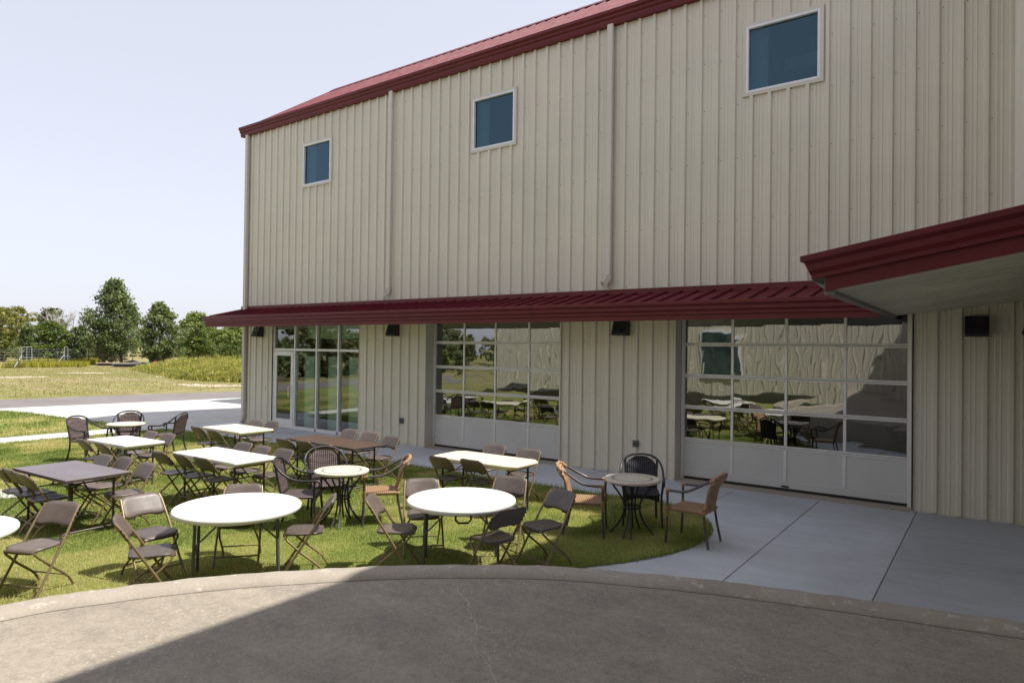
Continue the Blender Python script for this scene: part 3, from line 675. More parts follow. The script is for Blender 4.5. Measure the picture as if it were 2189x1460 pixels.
# folding chair, faces +Y, origin on the ground below the seat
FC = {}
bt = (-.285, .765); ft = (.205, .0)                      # long tube: top (y,z), foot
def on_long(z): k = (bt[1]-z)/bt[1]; return bt[0]+(ft[0]-bt[0])*k
for s, nm in ((-1, 'l'), (1, 'r')):
    FC['long'+nm] = MB().tube([(s*.195, bt[0]-.005, .755), (s*.205, on_long(.70), .70), (s*.218, on_long(.5), .5), (s*.222, on_long(.25), .25), (s*.225, on_long(.06), .06), (s*.226, ft[0]+.012, 0)], .0125, 8).mesh('long_leg', 'chair_tube')
    FC['rear'+nm] = MB().tube([(s*.165, .175, .405), (s*.18, .15, .37), (s*.195, .02, .25), (s*.2, -.12, .14), (s*.2, -.175, .09), (s*.2, -.235, 0)], .0115, 8).mesh('rear_leg', 'chair_tube')
FC['bar_f'] = MB().tube([(-.224, on_long(.085), .085), (.224, on_long(.085), .085)], .009, 6).mesh('stretcher', 'chair_tube')
FC['bar_r'] = MB().tube([(-.2, -.15, .115), (.2, -.15, .115)], .008, 6).mesh('stretcher', 'chair_tube')
FC['bar_s'] = MB().tube([(-.17, .178, .41), (.17, .178, .41)], .0115, 6).mesh('stretcher', 'chair_tube')
mb = MB(); nx, ny = 9, 9; vs = []                         # moulded seat pan
def seat_pt(i, j, top):
    u = i/(nx-1)*2-1; v_ = j/(ny-1); y = -.195+.395*v_
    hw = .195-.035*(1-v_)**2-(.03*max(0, v_-.8)/.2)**1
    cr = max(0, abs(u)-.75)/.25
    if v_ > .85: y -= .035*cr*((v_-.85)/.15)
    if v_ < .12: y += .05*cr*((.12-v_)/.12)
    z = .438-.014*(1-u*u)*math.sin(math.pi*min(1, v_*1.05))+.006*v_
    if v_ > .82: z -= .022*((v_-.82)/.18)**2
    return (u*hw, y, z if top else z-.022-.004*(1-abs(u)))
for tp in (True, False):
    for j in range(ny):
        for i in range(nx): vs.append(seat_pt(i, j, tp))
n2 = nx*ny; fs = []
for j in range(ny-1):
    for i in range(nx-1): q = j*nx+i; fs += [(q, q+1, q+nx+1, q+nx), (n2+q, n2+q+nx, n2+q+nx+1, n2+q+1)]
for i in range(nx-1): fs += [(i, n2+i, n2+i+1, i+1), ((ny-1)*nx+i, (ny-1)*nx+i+1, n2+(ny-1)*nx+i+1, n2+(ny-1)*nx+i)]
for j in range(ny-1): fs += [(j*nx, (j+1)*nx, n2+(j+1)*nx, n2+j*nx), (j*nx+nx-1, n2+j*nx+nx-1, n2+(j+1)*nx+nx-1, (j+1)*nx+nx-1)]
mb.add(vs, fs, True); FC['seat'] = mb.mesh('seat', 'chair_plastic')
mb = MB(); nu, nv = 13, 7; vs = []                        # moulded back
def back_pt(i, j, front):
    u = i/(nu-1)*2-1; v_ = j/(nv-1); z = .565+.215*v_
    hw = .218; a = abs(u); cr = max(0, a-.72)/.28
    if v_ > .5: z -= .075*cr**2*((v_-.5)/.5)
    if v_ < .3: z += .035*cr**2*((.3-v_)/.3)
    if v_ < .2 and a < .45: z += .016*(.2-v_)/.2
    y = on_long(min(z, .765))-.004-.026*(1-u*u)+(.018 if front else -.02)
    if v_ in (0, 1) or a == 1: y = on_long(min(z, .765))-.004-.026*(1-u*u)+(.008 if front else -.010)
    return (u*hw, y, z)
for frn in (True, False):
    for j in range(nv):
        for i in range(nu): vs.append(back_pt(i, j, frn))
n2 = nu*nv; fs = []
for j in range(nv-1):
    for i in range(nu-1): q = j*nu+i; fs += [(q, q+nu, q+nu+1, q+1), (n2+q, n2+q+1, n2+q+nu+1, n2+q+nu)]
for i in range(nu-1): fs += [(i, i+1, n2+i+1, n2+i), ((nv-1)*nu+i, n2+(nv-1)*nu+i, n2+(nv-1)*nu+i+1, (nv-1)*nu+i+1)]
for j in range(nv-1): fs += [(j*nu, n2+j*nu, n2+(j+1)*nu, (j+1)*nu), (j*nu+nu-1, (j+1)*nu+nu-1, n2+(j+1)*nu+nu-1, n2+j*nu+nu-1)]
mb.add(vs, fs, True); FC['back'] = mb.mesh('backrest', 'chair_plastic')
FC['slot'] = MB().box(-.004, .004, -.02, .006, -.008, .008).mesh('slot', 'rubber')
def folding_chair(label, x, y, deg):
    o = thing('folding_chair', label, 'chair', (x, y, .02), R(deg-90)+R(rnd.uniform(-2.5, 2.5)), 'brown folding chairs on the lawn')
    for nm, k in (('seat', 'seat'), ('backrest', 'back'), ('long_leg', 'longl'), ('long_leg', 'longr'), ('rear_leg', 'rearl'), ('rear_leg', 'rearr'), ('stretcher', 'bar_f'), ('stretcher', 'bar_r'), ('stretcher', 'bar_s')):
        c_ = inst(nm, FC[k], o)
        if k == 'back':
            for s_ in (-1, 1):
                for z in (.615, .66, .70): inst('slot', FC['slot'], c_, (s_*.222, on_long(z), z))
    return o

# rectangular folding tables
def rect_table(label, name, x, y, L, W, deg, top, leg, kind):
    o = thing(name, label, 'table', (x, y, .015), R(deg)); H = .735
    if kind == 'cut':
        c_ = .11; poly = []
        for sx, sy in ((1, 1), (-1, 1), (-1, -1), (1, -1)):
            a, b_ = (sx*(L/2), sy*(W/2-c_)), (sx*(L/2-c_), sy*(W/2)); poly += [a, b_] if sx*sy > 0 else [b_, a]
    else: poly = rrect(L, W, .035 if kind != 'ply' else .008, 4)
    th = .03 if kind == 'ply' else .045
    tp = MB().slab(poly, H-th, H, .003 if kind == 'ply' else .012).build('table_top', top, o)
    if kind == 'ply':
        n = len(poly); r_ = [(p[0]*(1+.006/abs(L/2)), p[1]*(1+.006/abs(W/2))) for p in poly]
        MB().extrude(r_, 'z', H-th-.006, H-.006, cap=False).build('edge_band', leg, tp)
    else:
        ins = [(p[0]*.93, p[1]*.88) for p in poly]; MB().extrude(ins, 'z', H-th-.025, H-th+.004, cap=False).build('apron', top, tp)
    ex = L/2-.17; ey = W/2-.12; r_ = .0155
    for s in (-1, 1):
        for t_ in (-1, 1):
            MB().tube([(s*ex, t_*ey, H-th), (s*ex, t_*ey, .05 if kind == 'ply' else .0)], r_, 8).build('leg', leg, o)
        if kind == 'ply':
            MB().tube([(s*ex, -ey-.09, 0), (s*ex, -ey-.085, .03), (s*ex, -ey-.05, .055), (s*ex, ey+.05, .055), (s*ex, ey+.085, .03), (s*ex, ey+.09, 0)], .014, 8).build('foot_rail', leg, o)
        else: MB().tube([(s*ex, -ey, .12), (s*ex, ey, .12)], .011, 6).build('crossbar', leg, o)
        MB().tube([(s*ex, -ey, H-th-.06), (s*ex, ey, H-th-.06)], .011, 6).build('crossbar', leg, o)
        MB().tube([(s*ex, 0, H-.26), (s*(ex-.36), 0, H-th-.005)], .009, 6).build('brace', leg, o)
        MB().tube([(s*ex, -ey, H-.26), (s*ex, ey, H-.26)], .008, 6).build('crossbar', leg, o)
    return o
def round_table(label, x, y, r, deg, handle=None):
    o = thing('round_table', label, 'table', (x, y, .015), R(deg)); H = .722; n = 56
    circ = [(r*math.cos(2*math.pi*k/n), r*math.sin(2*math.pi*k/n)) for k in range(n)]
    tp = MB().slab(circ, H-.05, H, .014).build('table_top', 'table_white', o)
    MB().extrude([(p[0]*.9, p[1]*.9) for p in circ], 'z', H-.07, H-.045, cap=False).build('apron', 'table_white', tp)
    MB().add([(-.002, -r+.02, H+.0006), (.002, -r+.02, H+.0006), (.002, r-.02, H+.0006), (-.002, r-.02, H+.0006)], [(0, 1, 2, 3)]).build('fold_line', 'table_cream', tp)
    for s in (-1, 1):
        for t_ in (-1, 1):
            MB().tube([(s*.37, t_*.2, H-.05), (s*.385, t_*.245, H-.12), (s*.40, t_*.25, 0)], .0165, 8).build('leg', 'table_leg_grey', o)
        MB().tube([(s*.37, -.2, H-.065), (s*.37, .2, H-.065)], .014, 6).build('crossbar', 'table_leg_grey', o)
        MB().tube([(s*.395, -.245, .3), (s*.395, .245, .3)], .011, 6).build('crossbar', 'table_leg_grey', o)
        MB().tube([(s*.39, 0, .3), (s*.39, 0, .34), (s*.06, 0, H-.06)], .009, 6).build('brace', 'table_leg_grey', o)
    if handle is not None:
        a = R(handle-deg); cx_, cy_ = (r-.06)*math.cos(a), (r-.06)*math.sin(a); tx, ty = -math.sin(a), math.cos(a)
        MB().tube([(cx_-tx*.075, cy_-ty*.075, H-.05), (cx_-tx*.08, cy_-ty*.08, H-.10), (cx_-tx*.05, cy_-ty*.05, H-.135), (cx_+tx*.05, cy_+ty*.05, H-.135), (cx_+tx*.08, cy_+ty*.08, H-.10), (cx_+tx*.075, cy_+ty*.075, H-.05)], .011, 8).build('handle', 'rubber', o)
    return o
BT = {}
n = 40; circ = [(.36*math.cos(2*math.pi*k/n), .36*math.sin(2*math.pi*k/n)) for k in range(n)]
BT['top'] = MB().slab(circ, .685, .72, .006).mesh('table_top', 'mosaic_top')
BT['rim'] = MB().extrude([(p[0]*.86, p[1]*.86) for p in circ], 'z', .665, .688, cap=False).mesh('rim_band', 'iron_black')
BT['leg'] = MB().tube(smooth_curve([(.26, 0, .68), (.245, 0, .62), (.17, 0, .52), (.105, 0, .40), (.10, 0, .30), (.14, 0, .18), (.22, 0, .07), (.285, 0, .0)], 3), .0125, 8).mesh('leg', 'iron_black')
BT['ring'] = MB().tube([(.112*math.cos(2*math.pi*k/20), .112*math.sin(2*math.pi*k/20), .35) for k in range(21)], .014, 6, False).mesh('ring', 'iron_black')
def bistro(label, x, y, deg):
    o = thing('bistro_table', label, 'table', (x, y, .015), R(deg), 'round bistro tables')
    inst('table_top', BT['top'], o); inst('rim_band', BT['rim'], o); inst('ring', BT['ring'], o)
    for k in range(4):
        inst('leg', BT['leg'], o, rz=R(90*k+8)); inst('leg', BT['leg'], o, rz=R(90*k-12)) if k % 2 else None
    return o

# woven armchairs with arched tube frame
def arch_chair_mesh(weave_mat, tube_mat):
    D = {}
    arc = [(.275, .255, .555), (.275, .275, .575), (.275, .285, .605), (.277, .265, .63), (.279, .22, .638), (.287, .05, .642), (.292, -.08, .672), (.285, -.185, .735), (.25, -.265, .81), (.17, -.315, .868), (.085, -.332, .89), (0, -.338, .896)]
    full = [Vector(p) for p in arc]+[Vector((-p[0], p[1], p[2])) for p in reversed(arc[:-1])]
    D['arch'] = MB().tube(smooth_curve(full, 3), .0155, 8).mesh('arch_frame', tube_mat)
    for s, nm in ((1, 'r'), (-1, 'l')):
        D['fl'+nm] = MB().tube(smooth_curve([(s*.272, .215, .635), (s*.262, .205, .5), (s*.25, .205, .4), (s*.252, .225, .2), (s*.262, .265, 0)], 3), .016, 8).mesh('front_leg', tube_mat)
        D['rl'+nm] = MB().tube(smooth_curve([(s*.225, -.292, .835), (s*.215, -.25, .6), (s*.21, -.215, .42), (s*.212, -.235, .2), (s*.222, -.30, 0)], 3), .016, 8).mesh('rear_leg', tube_mat)
    mb = MB(); nu, nv = 11, 11; vs = []
    for fr_ in (1, 0):
        for j in range(nv):
            for i in range(nu):
                u = i/(nu-1)*2-1; v_ = j/(nv-1)
                zt = .44+.425*v_; zt = min(zt, .875-.115*abs(u)**2.2); hw = .205+.012*math.sin(v_*math.pi)
                y = -.215-.105*v_-.03*(1-u*u)*(.5+.5*v_)+(.012 if fr_ else -.008); vs.append((u*hw, y, zt))
    n2 = nu*nv; fs = []
    for j in range(nv-1):
        for i in range(nu-1): q = j*nu+i; fs += [(q, q+nu, q+nu+1, q+1), (n2+q, n2+q+1, n2+q+nu+1, n2+q+nu)]
    for j in range(nv-1): fs += [(j*nu, n2+j*nu, n2+(j+1)*nu, (j+1)*nu), (j*nu+nu-1, (j+1)*nu+nu-1, n2+(j+1)*nu+nu-1, n2+j*nu+nu-1)]
    fs += [(i, i+1, n2+i+1, n2+i) for i in range(nu-1)]
    D['back'] = mb.add(vs, fs, True).mesh('woven_back', weave_mat)
    D['seat'] = MB().slab([(p[0], p[1]) for p in rrect(.47, .46, .06, 4)], .40, .438, .012).mesh('woven_seat', weave_mat)
    pr = [(-.225, .405), (-.225, .335), (-.16, .355), (-.06, .375), (.06, .375), (.16, .355), (.225, .335), (.225, .405)]
    D['skirt'] = MB().extrude(pr, 'y', .2, .215).mesh('front_skirt', weave_mat)
    D['rail'] = MB().tube([(-.212, -.218, .415), (.212, -.218, .415)], .013, 6).mesh('rail', tube_mat)
    return D
def tan_chair_mesh():
    D = {}; wm, tm = 'weave_tan', 'tube_grey_brown'
    for s, nm in ((1, 'r'), (-1, 'l')):
        D['arm'+nm] = MB().tube(smooth_curve([(s*.175, -.265, .80), (s*.215, -.17, .745), (s*.245, -.05, .68), (s*.252, .03, .655), (s*.255, .13, .65), (s*.256, .225, .65)], 3), .0165, 8).mesh('arm', tm)
        D['fl'+nm] = MB().tube([(s*.256, .235, .66), (s*.25, .235, .42), (s*.252, .24, .2), (s*.258, .255, 0)], .0165, 8).mesh('front_leg', tm)
        D['rl'+nm] = MB().tube([(s*.2, -.20, .44), (s*.21, -.225, .25), (s*.225, -.275, 0)], .016, 8).mesh('rear_leg', tm)
        D['wrap'+nm] = MB().tube([(s*.256, .19, .652), (s*.256, .235, .652), (s*.256, .238, .60)], [.021, .027, .019], 8).mesh('arm_wrap', wm)
        D['lw'+nm] = MB().tube([(s*.2505, .235, .46), (s*.25, .235, .39), (s*.25, .235, .33)], [.019, .024, .018], 8).mesh('leg_wrap', wm)
    mb = MB(); nu, nv = 9, 12; vs = []
    for fr_ in (1, 0):
        for j in range(nv):
            for i in range(nu):
                u = i/(nu-1)*2-1; v_ = j/(nv-1); z = .43+.435*v_; z -= .055*abs(u)**2.5*v_
                hw = .185-.02*math.sin(v_*math.pi)+.03*v_**3
                flare = .06*max(0, v_-.7)/.3
                y = -.205-.08*v_-flare-.028*(1-u*u)+(.016 if fr_ else -.016); vs.append((u*hw, y, z))
    n2 = nu*nv; fs = []
    for j in range(nv-1):
        for i in range(nu-1): q = j*nu+i; fs += [(q, q+nu, q+nu+1, q+1), (n2+q, n2+q+1, n2+q+nu+1, n2+q+nu)]
    for j in range(nv-1): fs += [(j*nu, n2+j*nu, n2+(j+1)*nu, (j+1)*nu), (j*nu+nu-1, (j+1)*nu+nu-1, n2+(j+1)*nu+nu-1, n2+j*nu+nu-1)]
    for i in range(nu-1): q = (nv-1)*nu+i; fs += [(i, i+1, n2+i+1, n2+i), (q, n2+q, n2+q+1, q+1)]
    D['back'] = mb.add(vs, fs, True).mesh('woven_back', wm)
    D['top'] = MB().tube(smooth_curve([(-.185, -.285, .80), (-.17, -.345, .845), (-.09, -.372, .868), (0, -.378, .872), (.09, -.372, .868), (.17, -.345, .845), (.185, -.285, .80)], 3), .026, 8).mesh('top_roll', wm)
    D['seat'] = MB().slab(rrect(.49, .47, .03, 3), .395, .437, .014).mesh('woven_seat', wm)
    return D
ARCH_BROWN = arch_chair_mesh('weave_brown', 'iron_black'); ARCH_BLACK = arch_chair_mesh('weave_black', 'iron_black'); TAN = tan_chair_mesh()
def arch_chair(label, D, x, y, deg, z=.015):
    o = thing('woven_armchair', label, 'chair', (x, y, z), R(deg-90), 'woven armchairs at the bistro tables')
    inst('woven_seat', D['seat'], o); inst('woven_back', D['back'], o); inst('arch_frame', D['arch'], o); inst('front_skirt', D['skirt'], o); inst('rail', D['rail'], o)
    for s in 'rl': inst('front_leg', D['fl'+s], o); inst('rear_leg', D['rl'+s], o)
def tan_chair(label, x, y, deg, z=.015):
    D = TAN; o = thing('woven_armchair', label, 'chair', (x, y, z), R(deg-90), 'woven armchairs at the bistro tables')
    inst('woven_seat', D['seat'], o); bk = inst('woven_back', D['back'], o); inst('top_roll', D['top'], bk)
    for s in 'rl':
        a = inst('arm', D['arm'+s], o); inst('arm_wrap', D['wrap'+s], a); l_ = inst('front_leg', D['fl'+s], o); inst('leg_wrap', D['lw'+s], l_); inst('rear_leg', D['rl'+s], o)

# ------------------------------------------------------------------ furniture placed
rect_table('white folding table with rounded edges, farthest left, in front of the dark woven chairs', 'folding_table', -12.02, -6.45, 1.25, .68, 3, 'table_white', 'table_leg_grey', 'plastic')
rect_table('cream folding table nearest the glass entrance door', 'folding_table', -12.2, -4.26, 1.36, .75, -1, 'table_cream', 'table_leg_black', 'plastic')
rect_table('long white folding table in the middle of the lawn between two rows of chairs', 'folding_table', -9.4, -6.22, 1.62, .72, 1.5, 'table_white', 'table_leg_brown', 'plastic')
rect_table('dark grey-brown table with bent steel foot rails, at the left of the lawn', 'folding_table', -9.73, -8.15, 1.44, .76, 3, 'table_dark_top', 'table_leg_brown', 'ply')
rect_table('long brown wood-topped table by the beige wall', 'folding_table', -9.28, -4.23, 1.86, .70, -2, 'table_brown_top', 'table_leg_black', 'ply')
rect_table('cream folding table with cut corners in front of the first sectional door', 'folding_table', -6.2, -3.95, 1.56, .74, 1, 'table_cream', 'table_leg_black', 'cut')
round_table('large white round table at front left, nearest the kerb', -6.36, -7.88, .628, 56)
round_table('white round table with a black carrying handle hanging under its rim', -4.78, -6.17, .60, 40, -48)
round_table('white round table cut off by the left edge of the picture', -7.5, -10.08, .62, 20)
bistro('pale bistro table among dark woven chairs at far left', -14.68, -5.25, 20)
bistro('pale mosaic bistro table between the two white round tables and the wood-topped table', -7.13, -5.88, 35)
bistro('mosaic bistro table half in shade by the tip of the lawn', -3.82, -3.88, 15)

for lab, x, y, d in (
    ('brown folding chair on the near side of the farthest-left white table, left one', -12.35, -7.0, 90),
    ('brown folding chair on the near side of the farthest-left white table, right one', -11.68, -6.99, 90),
    ('brown folding chair on the far side of the farthest-left white table, left one', -12.5, -5.78, -90),
    ('brown folding chair on the far side of the farthest-left white table, right one', -11.95, -5.74, -90),
    ('brown folding chair on the near side of the cream table by the entrance, left one', -12.6, -4.88, 90),
    ('brown folding chair on the near side of the cream table by the entrance, right one', -11.9, -4.95, 90),
    ('brown folding chair on the far side of the cream table by the entrance, left one', -12.85, -3.4, -90),
    ('brown folding chair on the far side of the cream table by the entrance, right one', -12.3, -3.38, -90),
    ('brown folding chair on the near side of the long white table, leftmost of three', -10.11, -6.84, 90),
    ('brown folding chair on the near side of the long white table, middle of three', -9.62, -6.77, 90),
    ('brown folding chair on the near side of the long white table, rightmost of three', -9.12, -6.73, 90),
    ('brown folding chair on the far side of the long white table, leftmost of three', -9.98, -5.5, -90),
    ('brown folding chair on the far side of the long white table, middle of three', -9.42, -5.55, -90),
    ('brown folding chair on the far side of the long white table, rightmost of three', -8.87, -5.52, -90),
    ('brown folding chair on the near side of the dark table, cut by picture edge', -10.42, -8.74, 90),
    ('brown folding chair on the near side of the dark table, middle of three', -10.08, -8.71, 90),
    ('brown folding chair on the near side of the dark table, rightmost of three', -9.63, -8.72, 90),
    ('brown folding chair on the far side of the dark table, leftmost of three', -10.33, -7.48, -90),
    ('brown folding chair on the far side of the dark table, middle of three', -9.9, -7.4, -90),
    ('brown folding chair on the far side of the dark table, rightmost of three', -9.21, -7.43, -90),
    ('brown folding chair on the near side of the wood-topped table, leftmost of three', -9.92, -4.82, 90),
    ('brown folding chair on the near side of the wood-topped table, middle of three', -9.47, -4.75, 90),
    ('brown folding chair on the near side of the wood-topped table, rightmost of three', -8.97, -4.72, 90),
    ('brown folding chair on the wall side of the wood-topped table, leftmost of three', -10.08, -3.2, -90),
    ('brown folding chair on the wall side of the wood-topped table, middle of three', -9.5, -3.2, -90),
    ('brown folding chair on the wall side of the wood-topped table, rightmost of three', -8.78, -3.36, -90),
    ('brown folding chair on the near side of the cut-corner cream table, left one', -6.62, -4.5, 88),
    ('brown folding chair on the near side of the cut-corner cream table, right one', -6.1, -4.4, 88),
    ('brown folding chair on the wall side of the cut-corner cream table, left one', -6.72, -3.0, -88),
    ('brown folding chair on the wall side of the cut-corner cream table, right one', -5.99, -3.05, -88)):
    a = R(d); folding_chair(lab, x+.285*math.cos(a), y+.285*math.sin(a), d)
for lab, x, y, d in (
    ('brown folding chair tucked behind the front-left round table, facing the camera', -6.78, -7.6, -42),
    ('brown folding chair left of the front-left round table, the farther of the two', -7.06, -8.4, 0),
    ('brown folding chair left of the front-left round table, the nearer one by the kerb', -6.42, -8.72, 64),
    ('brown folding chair in side view right of the front-left round table', -5.93, -7.38, -132),
    ('brown folding chair in side view left of the handled round table', -5.2, -6.74, 38),
    ('brown folding chair behind the handled round table, on its left', -5.45, -6.07, -40),
    ('brown folding chair behind the handled round table, on its right', -4.8, -5.35, -70),
    ('brown folding chair at the near right of the handled round table by the kerb', -4.2, -6.35, 168),
    ('brown folding chair right of the handled round table, half in shade', -4.05, -5.62, -105),
    ('brown folding chair in the front left corner of the lawn, nearest the camera', -7.48, -9.3, -66)):
    folding_chair(lab, x, y, d)
arch_chair('dark brown woven armchair at the far left, seen from behind its back', ARCH_BROWN, -14.85, -5.9, 20)
arch_chair('dark brown woven armchair behind the far-left bistro table, facing the camera', ARCH_BROWN, -15.2, -4.98, -32)
arch_chair('dark brown woven armchair in side view right of the far-left bistro table', ARCH_BROWN, -14.5, -4.45, -148)
arch_chair('dark brown woven armchair behind the middle bistro table, facing the camera', ARCH_BROWN, -7.75, -5.62, -28)
arch_chair('dark brown woven armchair in side view left of the middle bistro table', ARCH_BROWN, -7.45, -6.28, 42)
arch_chair('black woven armchair behind the half-shaded bistro table', ARCH_BLACK, -3.96, -3.28, -62)
tan_chair('tan woven armchair right of the middle bistro table', -6.82, -5.44, -132)
tan_chair('sunlit tan woven armchair left of the half-shaded bistro table', -4.34, -4.17, 24)
tan_chair('brown tan woven armchair at the lawn edge with its back legs on the concrete', -3.06, -3.72, 180)

# ------------------------------------------------------------------ grass
nr = np.random.default_rng(3)
def inside(poly, x, y):
    ins = np.zeros(len(x), bool); n = len(poly)
    for i in range(n):
        x1, y1 = poly[i]; x2, y2 = poly[(i+1) % n]
        if y1 == y2: continue
        c_ = ((y1 > y) != (y2 > y)) & (x < (x2-x1)*(y-y1)/(y2-y1)+x1); ins ^= c_
    return ins
def fnoise(x, y, s, seed):
    r_ = np.random.default_rng(seed); v_ = 0
    for k in range(6):
        a = r_.uniform(0, 6.28); f_ = s*r_.uniform(.6, 1.8); v_ = v_+np.sin((x*np.cos(a)+y*np.sin(a))*f_+r_.uniform(0, 6.28))
    return v_/6
def blades(name, x, y, z0, h, wid, col, mat='grass_blade', lean=.45, parent=None):
    n = len(x); a = nr.uniform(0, 6.283, n); b_ = nr.uniform(0, 6.283, n); ln = nr.uniform(0, lean, n)*h
    dx, dy = np.cos(a)*wid/2, np.sin(a)*wid/2; zz = np.zeros(n)+z0
    V = np.empty((n, 3, 3)); V[:, 0] = np.stack([x-dx, y-dy, zz], 1); V[:, 1] = np.stack([x+dx, y+dy, zz], 1); V[:, 2] = np.stack([x+np.cos(b_)*ln, y+np.sin(b_)*ln, zz+h], 1)
    me = bpy.data.meshes.new(name); me.vertices.add(n*3); me.loops.add(n*3); me.polygons.add(n)
    me.vertices.foreach_set('co', V.reshape(-1)); me.loops.foreach_set('vertex_index', np.arange(n*3)); me.polygons.foreach_set('loop_start', np.arange(n)*3); me.polygons.foreach_set('loop_total', np.full(n, 3))
    ca = me.color_attributes.new('col', 'FLOAT_COLOR', 'POINT'); cc = np.ones((n, 3, 4)); cc[:, :, :3] = col[:, None, :]
    ca.data.foreach_set('color', cc.reshape(-1)); me.materials.append(M[mat]); me.update(); me.validate()
    o = bpy.data.objects.new(name, me); C.objects.link(o)
    if parent: o.parent = parent
    return o
def grass_cols(x, y, n, dry):
    t_ = np.clip(dry+nr.normal(0, .22, n), 0, 1)[:, None]
    g1 = np.array([.12, .18, .045]); g2 = np.array([.30, .32, .10]); st_ = np.array([.56, .47, .27])
    c_ = np.where(t_ < .5, g1+(g2-g1)*t_*2, g2+(st_-g2)*(t_-.5)*2)
    return c_*nr.uniform(.75, 1.2, (n, 1))
def lawn_grass(name, label, poly, x0, x1, y0, y1, n, hh, ww):
    x = nr.uniform(x0, x1, n); y = nr.uniform(y0, y1, n)
    d = np.hypot(x, y-CAM_Y); keep = inside(poly, x, y) & (nr.uniform(0, 1, n) < np.clip((9.5/d)**1.1, .12, 1)); x, y, d = x[keep], y[keep], d[keep]
    sc = np.clip(d/9, .85, 2.0); k = len(x)
    dry = np.clip(.38+1.0*fnoise(x, y, 1.3, 5)+.95*fnoise(x, y, 5.5, 6)+.12*fnoise(x, y, .5, 31)+.55*np.exp(-((x+7.6)**2+(y+9.6)**2)/1.6)+.2*np.exp(-((x+3.9)**2+(y+4.4)**2)/.25), 0, 1)
    h = nr.uniform(.5, 1.25, k)*hh*np.clip(1+.35*fnoise(x, y, 2.2, 9), .55, 1.5)*np.sqrt(sc)
    o = blades(name, x, y, .008, h, ww*sc*nr.uniform(.7, 1.3, k), grass_cols(x, y, k, dry), lean=.8)
    return tag(o, label, 'grass', kind='stuff')
lawn_grass('grass', 'short green lawn grass under the tables and chairs', LAWN, -19.5, -2.9, -11.2, -1.8, 700000, .036, .0062)
lawn_grass('grass', 'short yellowish grass of the strip beyond the path', LAWN2, -30, -20, -9, -2.5, 60000, .045, .012)
# longer blades spilling over the lawn tip edge
ex, ey = [], []
for a, b_ in zip(lr[:-1], lr[1:]):
    for k in range(36):
        t_ = rnd.random(); ex.append(a[0]+(b_[0]-a[0])*t_+rnd.gauss(0, .018)); ey.append(a[1]+(b_[1]-a[1])*t_+rnd.gauss(0, .018))
xs_ = np.linspace(-18.5, -6.2, 2600); ex = np.concatenate([np.array(ex), xs_]); ey = np.concatenate([np.array(ey), np.interp(xs_, [-18.9, -17, -12, -9, -6.2], [-2.3, -2.15, -2.0, -2.1, -2.03])+nr.normal(0, .02, len(xs_))])
tag(blades('edge_grass', ex, ey, .005, nr.uniform(.04, .10, len(ex)), nr.uniform(.005, .009, len(ex)), grass_cols(ex, ey, len(ex), np.full(len(ex), .25)), lean=.7), 'longer grass blades along the lawn edge by the concrete', 'grass', kind='stuff')
# field: tufts and tall weeds
def field_patch(name, label, n, sx, sy, hh, ww, c0, c1, lean=.4, yel=0.):
    x = sx(n); y = sy(x, n); k = len(x)
    t_ = np.clip(nr.normal(.5, .28, k)+.3*fnoise(x, y, .9, 14), 0, 1)[:, None]; col = np.array(c0)+(np.array(c1)-np.array(c0))*t_
    h = hh*nr.uniform(.35, 1.15, k)*np.clip(1+.35*fnoise(x, y, .8, 12), .4, 1.6)
    if yel:
        m_ = nr.uniform(0, 1, k) < yel; col[m_] = np.array([.55, .40, .03])
    return tag(blades(name, x, y, -.03, h, ww*nr.uniform(.6, 1.3, k), col*nr.uniform(.75, 1.2, (k, 1)), lean=lean), label, 'weeds', kind='stuff')
field_patch('dry_grass', 'dry grass tufts across the field', 30000, lambda n: nr.uniform(-75, -34, n), lambda x, n: np.interp(x, [-75, -34], [3, -6])+nr.uniform(0, 1, n)*np.interp(x, [-75, -34], [26, 22]), .085, .045, (.22, .215, .08), (.42, .34, .18), .9)
field_patch('yellow_ground_plants', 'low yellow-green plants in a strip along the wire fence', 26000, lambda n: nr.uniform(-93, -74, n), lambda x, n: np.interp(x, [-93, -74], [20, 10.5])+nr.uniform(0, 7, n), .55, .12, (.20, .22, .03), (.42, .36, .06), .5, .05)

# ------------------------------------------------------------------ trees
def leaves(P, size, cols):
    n = len(P); nrm = nr.normal(0, 1, (n, 3)); nrm[:, 2] = np.abs(nrm[:, 2])+.25; nrm /= np.linalg.norm(nrm, axis=1)[:, None]
    a = np.cross(nrm, nr.normal(0, 1, (n, 3))); a /= np.linalg.norm(a, axis=1)[:, None]; b_ = np.cross(nrm, a)
    sz = (size*nr.uniform(.6, 1.3, n))[:, None]
    V = np.stack([P-a*sz*.5, P+b_*sz*.34, P+a*sz*.5, P-b_*sz*.34], 1)
    return V, cols
def crown_mesh(name, P, size, cols):
    V, cols = leaves(P, size, cols); n = len(P)
    me = bpy.data.meshes.new(name); me.vertices.add(n*4); me.loops.add(n*4); me.polygons.add(n)
    me.vertices.foreach_set('co', V.reshape(-1)); me.loops.foreach_set('vertex_index', np.arange(n*4)); me.polygons.foreach_set('loop_start', np.arange(n)*4); me.polygons.foreach_set('loop_total', np.full(n, 4))
    ca = me.color_attributes.new('col', 'FLOAT_COLOR', 'POINT'); cc = np.ones((n, 4, 4)); cc[:, :, :3] = cols[:, None, :]; ca.data.foreach_set('color', cc.reshape(-1))
    me.materials.append(M['leaf']); me.update(); me.validate(); return me
